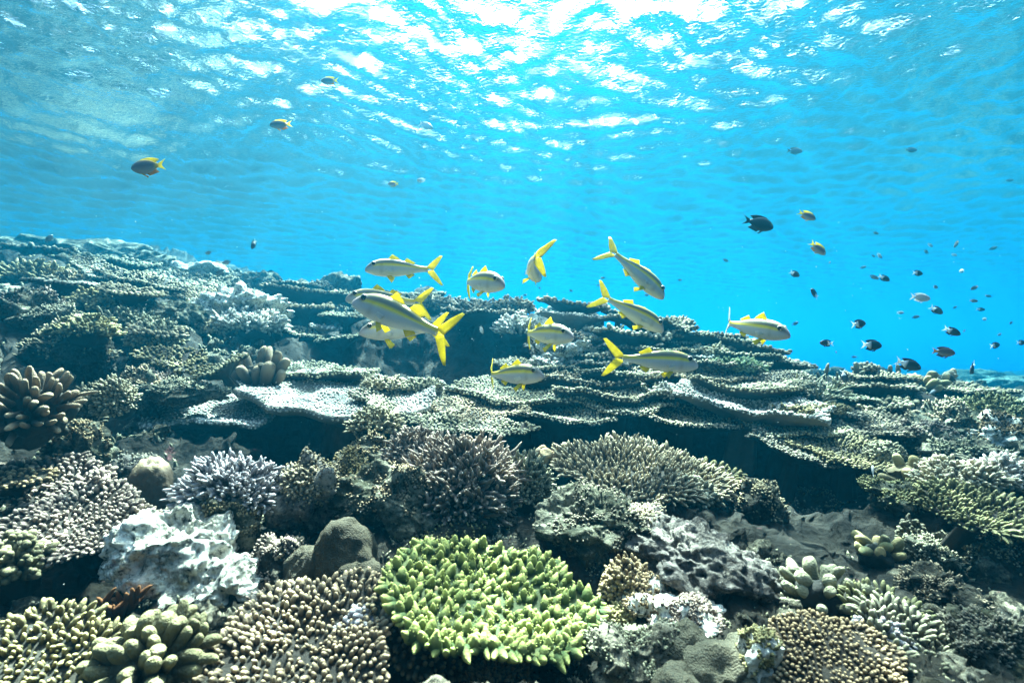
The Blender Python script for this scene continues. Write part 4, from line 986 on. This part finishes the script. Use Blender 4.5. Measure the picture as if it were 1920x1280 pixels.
def goatfish(label, P, L, yaw, pitch, roll=0, bend=0.0, tail_bend=0.0, spread=1.0, fins_down=1.0, white_tail=False, first_up=1.0):
    root = empty("goatfish", P); tag(root, label, "goatfish", "yellow finned goatfish schooling over the reef")
    root.matrix_world = Matrix.Translation(P) @ Matrix.Rotation(RAD(yaw), 4, 'Z') @ Matrix.Rotation(RAD(pitch), 4, 'Y') @ Matrix.Rotation(RAD(roll), 4, 'X')
    sp = Spine(L, bend, 0.0)
    body(L, GOAT, sp, goat_tone, "body", root, deeper=True)
    eyes(L, .372, .050, .052, .033, sp, root)
    l = lambda pts: np.array(pts, float) * L
    # forked tail: two long lobes, bent a little further than the body
    s2 = Spine(L, bend + tail_bend * .0, 0.0)
    def tailsp(p):
        p = np.asarray(p, float).reshape(-1, 3).copy(); t = np.clip(-.375 * L - p[:, 0], 0, None); a = tail_bend * np.clip(t / (.10 * L), 0, 1)
        p2 = p.copy(); p2[:, 0] = np.where(t > 0, -.375 * L - t * np.cos(a), p[:, 0]); p2[:, 1] = p[:, 1] + t * np.sin(a); return sp(p2)
    tm = FIN_W if white_tail else FIN_Y
    for sgn in (1, -1):
        u = np.linspace(0, 1, 7)
        base = np.stack([-.36 - .225 * u ** 1.05, 0 * u, sgn * spread * (.022 + .20 * u + .012 * np.sin(u * 3.14))], 1)
        edge = np.stack([-.465 - .155 * u ** 1.5 - .02 * np.sin(u * 3.14), 0 * u, sgn * spread * (-.004 + .222 * u ** 1.25)], 1)
        fin(l(base), l(edge), .0042 * L, tailsp, "tail_lobe", tm, root, 6)
    u = np.linspace(0, 1, 7)
    # first dorsal (tall triangle), second dorsal, anal
    fin(l(np.stack([.19 - .11 * u, 0 * u, .108 - .004 * u], 1)), l(np.stack([.145 - .11 * u - .03, 0 * u, .118 + first_up * (.075 * (1 - u) ** .8 + .004)], 1)), .004 * L, sp, "dorsal_fin", FIN_Y, root)
    fin(l(np.stack([-.035 - .125 * u, 0 * u, .092 - .034 * u], 1)), l(np.stack([-.085 - .125 * u, 0 * u, .152 - .068 * u], 1)), .004 * L, sp, "rear_dorsal_fin", FIN_Y, root)
    fin(l(np.stack([-.05 - .10 * u, 0 * u, -.082 + .022 * u], 1)), l(np.stack([-.105 - .09 * u, 0 * u, -.146 + .058 * u], 1)), .004 * L, sp, "anal_fin", FIN_Y, root)
    for s in (1, -1):
        fin(l(np.stack([.21 - .05 * u, s * (.030 + 0 * u), -.100 + 0 * u], 1)), l(np.stack([.13 - .04 * u, s * (.05 + .03 * fins_down + 0 * u), -.118 - .075 * fins_down + .045 * u], 1)), .0035 * L, sp, "pelvic_fin", FIN_Y, root)
        fin(l(np.stack([.235 - .012 * u, s * (.066 + 0 * u), -.012 - .035 * u], 1)), l(np.stack([.10 + .03 * u, s * (.088 + .0 * u), -.035 - .055 * u], 1)), .003 * L, sp, "pectoral_fin", FIN_W, root)
        b = MB(); scatter(b, N_FINE, np.array([[.445 * L, s * .012 * L, -.058 * L]]), np.array([[-.9, .15 * s, -.35]]), .12 * L, .006 * L, np.random.default_rng(3)); b.v[0] = sp(b.v[0]); b.build("barbel", FIN_W, root)
    return root

G_ = "upper left goatfish"
GF = [ # px, py, d, L, yaw, pitch, roll, bend, tailbend, label
 (752, 503, 1.70, .265, 197, 2, 0, -.25, 0, dict(), "highest left goatfish, side on, with its head turned a little to the viewer"),
 (722, 562, 1.62, .275, 192, -3, 0, -.15, 0, dict(), "goatfish half hidden directly behind the largest one"),
 (752, 595, 1.27, .315, 170, -21, 0, .22, .25, dict(spread=1.05), "largest goatfish, head up to the left, with a wide yellow forked tail"),
 (752, 618, 1.45, .26, 200, 2, 0, -.3, .3, dict(fins_down=1.5), "goatfish showing only its pale belly and hanging fins under the largest one"),
 (896, 528, 1.50, .27, -46, 9, 0, .55, .35, dict(), "goatfish facing right with its narrow tail upright, left of the open water gap"),
 (996, 498, 1.5, .27, 74, 8, 14, -.6, -.6, dict(fins_down=1.3), "goatfish swimming away, its yellow tail crossing its body"),
 (1196, 512, 1.60, .27, 12, 38, 0, .1, .55, dict(first_up=.35, spread=.9), "upper of two goatfish diving to the right, clear against blue water"),
 (1188, 586, 1.65, .27, 8, 27, 0, .1, .35, dict(first_up=.3, spread=.95), "lower diving goatfish with its snout touching the crest"),
 (1230, 676, 1.50, .285, 0, 4, 0, .0, .2, dict(first_up=.12), "level goatfish passing in front of the right hand plate corals"),
 (1018, 626, 1.48, .26, -46, 4, 0, .5, .45, dict(first_up=1.25, fins_down=1.4), "goatfish facing right with raised back fin before the white rubble"),
 (958, 702, 1.46, .25, -34, -2, 0, .4, .6, dict(fins_down=1.3), "lowest goatfish, just above the central fringed table coral"),
 (1410, 614, 1.5, .255, -58, 12, 0, .4, .4, dict(white_tail=True, first_up=1.25, fins_down=1.2), "goatfish alone at right with a pale tail above the right crest"),
]

DAM = [(.40, .0, -.03, .015), (.37, .07, -.075, .045), (.31, .135, -.125, .065), (.20, .20, -.185, .078), (.07, .225, -.215, .078), (-.07, .205, -.20, .066), (-.18, .145, -.145, .046), (-.26, .08, -.08, .026), (-.33, .055, -.055, .014)]

def damsel(name, cat, L, tone, fins, tail, bend=0.0, elong=1.0, forked=.5):
    tw = .20 if tail is FIN_W else .155
    root = empty(name, (0, 0, 0)); tag(root, None, cat)
    sp = Spine(L, bend); st = [(a, b * elong, c * elong, w) for a, b, c, w in DAM]
    body(L, st, sp, tone, "body", root, 18, 16); eyes(L, .30, .045, .058, .026, sp, root); l = lambda p: np.array(p, float) * L; u = np.linspace(0, 1, 9); e = elong
    fin(l(np.stack([.18 - .42 * u, 0 * u, e * (.19 + .03 * np.sin(u * 3.14) - .10 * u)], 1)), l(np.stack([.14 - .50 * u, 0 * u, e * (.235 + .075 * np.sin(u * 2.6) - .10 * u)], 1)), .007 * L, sp, "dorsal_fin", fins[0], root)
    u = np.linspace(0, 1, 7)
    fin(l(np.stack([.0 - .25 * u, 0 * u, e * (-.20 + .11 * u)], 1)), l(np.stack([-.07 - .27 * u, 0 * u, e * (-.27 + .07 * u)], 1)), .007 * L, sp, "anal_fin", fins[1], root)
    for s in (1, -1):
        fin(l(np.stack([.14 - .04 * u, s * (.03 + 0 * u), e * (-.19 + 0 * u)], 1)), l(np.stack([.02 - .02 * u, s * (.05 + 0 * u), e * (-.30 + .05 * u)], 1)), .006 * L, sp, "pelvic_fin", fins[1], root)
    u = np.linspace(-1, 1, 11)
    fin(l(np.stack([-.31 + 0 * u, 0 * u, .05 * e * u], 1)), l(np.stack([-.42 - .13 * np.abs(u) ** 1.4 * forked * 2, 0 * u, tw * u], 1)), .006 * L, sp, "tail_fin", tail, root)
    return root

def yb_tone(p, zr): return lerp(lerp((.42, .38, .38), (.15, .12, .14), sm(.1, .55, zr)), (.85, .60, .03), np.maximum(sm(.82, .95, zr) * sm(.30, .05, p[:, 0]), sm(-.20, -.30, p[:, 0])))
def bk_tone(p, zr): return lerp((.014, .016, .026), (.010, .012, .02), zr)
def bw_tone(p, zr): return lerp(bk_tone(p, zr), (.85, .87, .9), sm(-.10, -.17, p[:, 0]))
def br_tone(p, zr): return lerp(lerp((.34, .27, .24), (.13, .09, .085), sm(.1, .6, zr)), (.55, .36, .16), sm(-.22, -.3, p[:, 0]))
def pl_tone(p, zr): return lerp((.66, .68, .70), (.42, .42, .42), sm(.4, .9, zr))
def gr_tone(p, zr): return lerp((.20, .24, .28), (.10, .12, .15), zr)

KINDS = dict(
 yb=("yellow_backed_damselfish", "damselfish", yb_tone, (FIN_Y, FIN_O), FIN_Y, .9, .45),
 bk=("black_damselfish", "damselfish", bk_tone, (FIN_K, FIN_K), FIN_K, .98, .5),
 bw=("white_tailed_damselfish", "damselfish", bw_tone, (FIN_K, FIN_K), FIN_W, 1.0, .45),
 br=("brown_damselfish", "damselfish", br_tone, (FIN_B, FIN_B), FIN_O, .98, .35),
 pl=("pale_damselfish", "damselfish", pl_tone, (FIN_W, FIN_W), FIN_W, .9, .4),
 gr=("grey_damselfish", "damselfish", gr_tone, (FIN_B, FIN_B), FIN_B, .8, .5))
SMALL = [ # kind, px, py, length px, distance, yaw, pitch, label
 ('yb', 275, 313, 72, 1.25, 180, 6, "brown fish with a bright yellow back, biggest at upper left"),
 ('yb', 524, 234, 42, 1.7, 205, 14, "small yellow backed fish turned half to the viewer under the white surface patches"),
 ('yb', 616, 152, 36, 2.0, 183, 2, "small dark fish with pale fins highest up near the sunlit surface"),
 ('yb', 736, 345, 22, 2.8, 190, 4, "tiny dusky fish in mid water left of the centre"),
 ('pl', 789, 338, 18, 3.2, 180, 0, "tiny pale fish just right of the dusky mid water one"),
 ('bk', 1426, 420, 62, 1.6, 0, 17, "large all black damselfish with a forked tail at upper right"),
 ('yb', 1515, 405, 36, 1.8, -12, 30, "small yellow backed fish nose down right of the big black fish"),
 ('yb', 1535, 467, 38, 1.75, -20, 48, "small yellow backed fish diving steeply below the other one at right"),
 ('bw', 1491, 514, 22, 2.4, -50, 35, "little dark fish with a white tail left of the diving yellow backed ones"),
 ('bw', 1526, 549, 28, 2.2, 210, -38, "dark fish with a white tail seen head on, standing upright"),
 ('bw', 1612, 607, 34, 2.0, 12, -6, "black fish with a white tail, upper of the two largest ones"),
 ('bw', 1637, 647, 42, 1.75, 2, 4, "largest black fish with a white tail, above the right skyline corals"),
 ('bw', 1548, 643, 26, 2.2, 170, -4, "black fish with a white tail facing left, above the antler thicket"),
 ('bw', 1706, 684, 44, 1.75, -25, 22, "black fish with a bright white tail close over the skyline plates"),
 ('bw', 1823, 691, 34, 2.0, 215, 40, "black fish with a white tail diving to the left before the hazy far reef"),
 ('br', 1772, 660, 40, 1.8, -14, 8, "round brown fish with an orange tail at the right"),
 ('pl', 1728, 558, 36, 2.0, -10, 10, "silvery white small fish at the right in open water"),
 ('bw', 1757, 582, 26, 2.4, -60, 40, "dark blue fish close below the silvery white one"),
 ('bw', 1787, 622, 30, 2.2, -28, 30, "dark blue fish nose down above the brown orange tailed one"),
 ('bw', 1722, 512, 22, 2.6, 5, 6, "small dark fish with a white tail above the silvery white one"),
 ('bw', 1659, 522, 22, 2.6, -25, 35, "small dark fish diving right, right one of a close pair"),
 ('gr', 1640, 520, 18, 3.0, -20, 30, "thin grey fish, left one of a close pair"),
 ('bw', 1583, 707, 28, 2.3, -70, 75, "dark fish hanging head down on the skyline beside the antler thicket"),
 ('bw', 1867, 647, 24, 2.5, 10, -10, "dark blue fish with a white tail at the right margin"),
 ('bw', 1916, 642, 20, 2.6, 5, 0, "dark blue fish cut by the right edge of the view"),
 ('gr', 1750, 735, 24, 2.3, 80, 30, "dark little fish in front of the right skyline tables"),
 ('bw', 475, 459, 24, 2.2, -95, 62, "small dark fish hanging head down over the left slope"),
 ('gr', 413, 510, 22, 3.0, 20, -45, "dark drifting fish just above the left crest"),
 ('gr', 93, 446, 20, 3.2, 60, -60, "dim upright fish over the highest left boulder"),
 ('gr', 424, 492, 20, 3.3, 175, 8, "slim grey fish above the dark drifting one at the left crest"),
 ('gr', 390, 474, 16, 3.6, 170, 6, "tiny slim fish left above the left crest"),
 ('pl', 800, 236, 30, 3.2, 0, 22, "slender glassy fish below the white surface glitter"),
 ('gr', 1492, 283, 32, 3.0, 2, 4, "faint grey fish under the ripples at upper right"),
 ('gr', 1710, 281, 24, 3.4, 2, 2, "faint fish near the surface further to the right"),
 ('pl', 903, 619, 18, 2.0, -40, 60, "small pale blue fish against the big shaded hollow"),
 ('pl', 1637, 882, 26, 1.4, 60, -58, "small silver blue fish standing upright in front of the right cavern"),
 ('pl', 330, 0, 0, 0, 0, 0, ""),
]
TINY_A = [('gr', 1361, 488, 13), ('gr', 1492, 606, 15), ('gr', 1643, 437, 11), ('br', 1737, 472, 13), ('pl', 1650, 480, 16), ('gr', 1638, 480, 9), ('gr', 1619, 501, 12), ('br', 1793, 458, 18), ('gr', 1863, 465, 14),
          ('pl', 1803, 508, 16), ('br', 1755, 538, 14), ('br', 1826, 540, 14), ('br', 1827, 564, 13), ('gr', 1853, 555, 12), ('pl', 1689, 586, 12), ('gr', 1718, 594, 14), ('gr', 1791, 576, 10), ('bw', 1840, 580, 14),
          ('pl', 1846, 598, 14), ('pl', 1808, 620, 9), ('gr', 1874, 627, 12), ('gr', 1602, 669, 10), ('gr', 1556, 492, 10), ('pl', 1745, 460, 12), ('pl', 1790, 478, 10), ('gr', 1896, 605, 12), ('gr', 1894, 338, 12), ('gr', 1568, 660, 9)]
TINY_B = [('gr', 1012, 540, 8), ('gr', 985, 553, 9), ('gr', 1071, 545, 9), ('gr', 1130, 521, 10), ('gr', 1212, 553, 10), ('gr', 1122, 535, 8), ('gr', 1275, 525, 10)]

def build_fish():
    for px, py, d, L, yaw, pi, ro, be, tb, kw, lab in GF:
        goatfish(lab, at(px, py, d), L, yaw, pi, ro, be, tb, **kw)
    proto = {}; rng = random.Random(4)
    def put(kind, px, py, lp, d, yaw, pitch, lab, grp):
        if lp <= 0: return
        L0 = .07
        if kind not in proto:
            nm, cat, tone, fins, tail, el, fk = KINDS[kind]; r = proto[kind] = damsel(nm, cat, L0, tone, fins, tail, .12, el, fk)
        else: r = copy_tree(proto[kind])
        s = lp / F * d / L0
        r.matrix_world = Matrix.Translation(at(px, py, d)) @ Matrix.Rotation(RAD(yaw), 4, 'Z') @ Matrix.Rotation(RAD(pitch), 4, 'Y') @ Matrix.Diagonal((s, s, s, 1))
        r["label"] = lab; r["group"] = grp
    for k in SMALL: put(*k, "small damselfish scattered through the water")
    for k, px, py, lp in TINY_A: put(k, px, py, lp, rng.uniform(3.6, 5.5), rng.choice([0, 20, -30, 180, 160, 75]), rng.uniform(-30, 45), "tiny distant fish speck in the open blue water at right", "tiny distant fish at the right")
    for k, px, py, lp in TINY_B: put(k, px, py, lp, rng.uniform(4, 5.5), rng.choice([0, 30, 180]), rng.uniform(-20, 30), "tiny dark fish speck above the centre crest among the goatfish", "tiny distant fish at the centre")
build_water()
build_slope()
for j in JOBS: j()
build_cover()
build_fish()
build_particles()
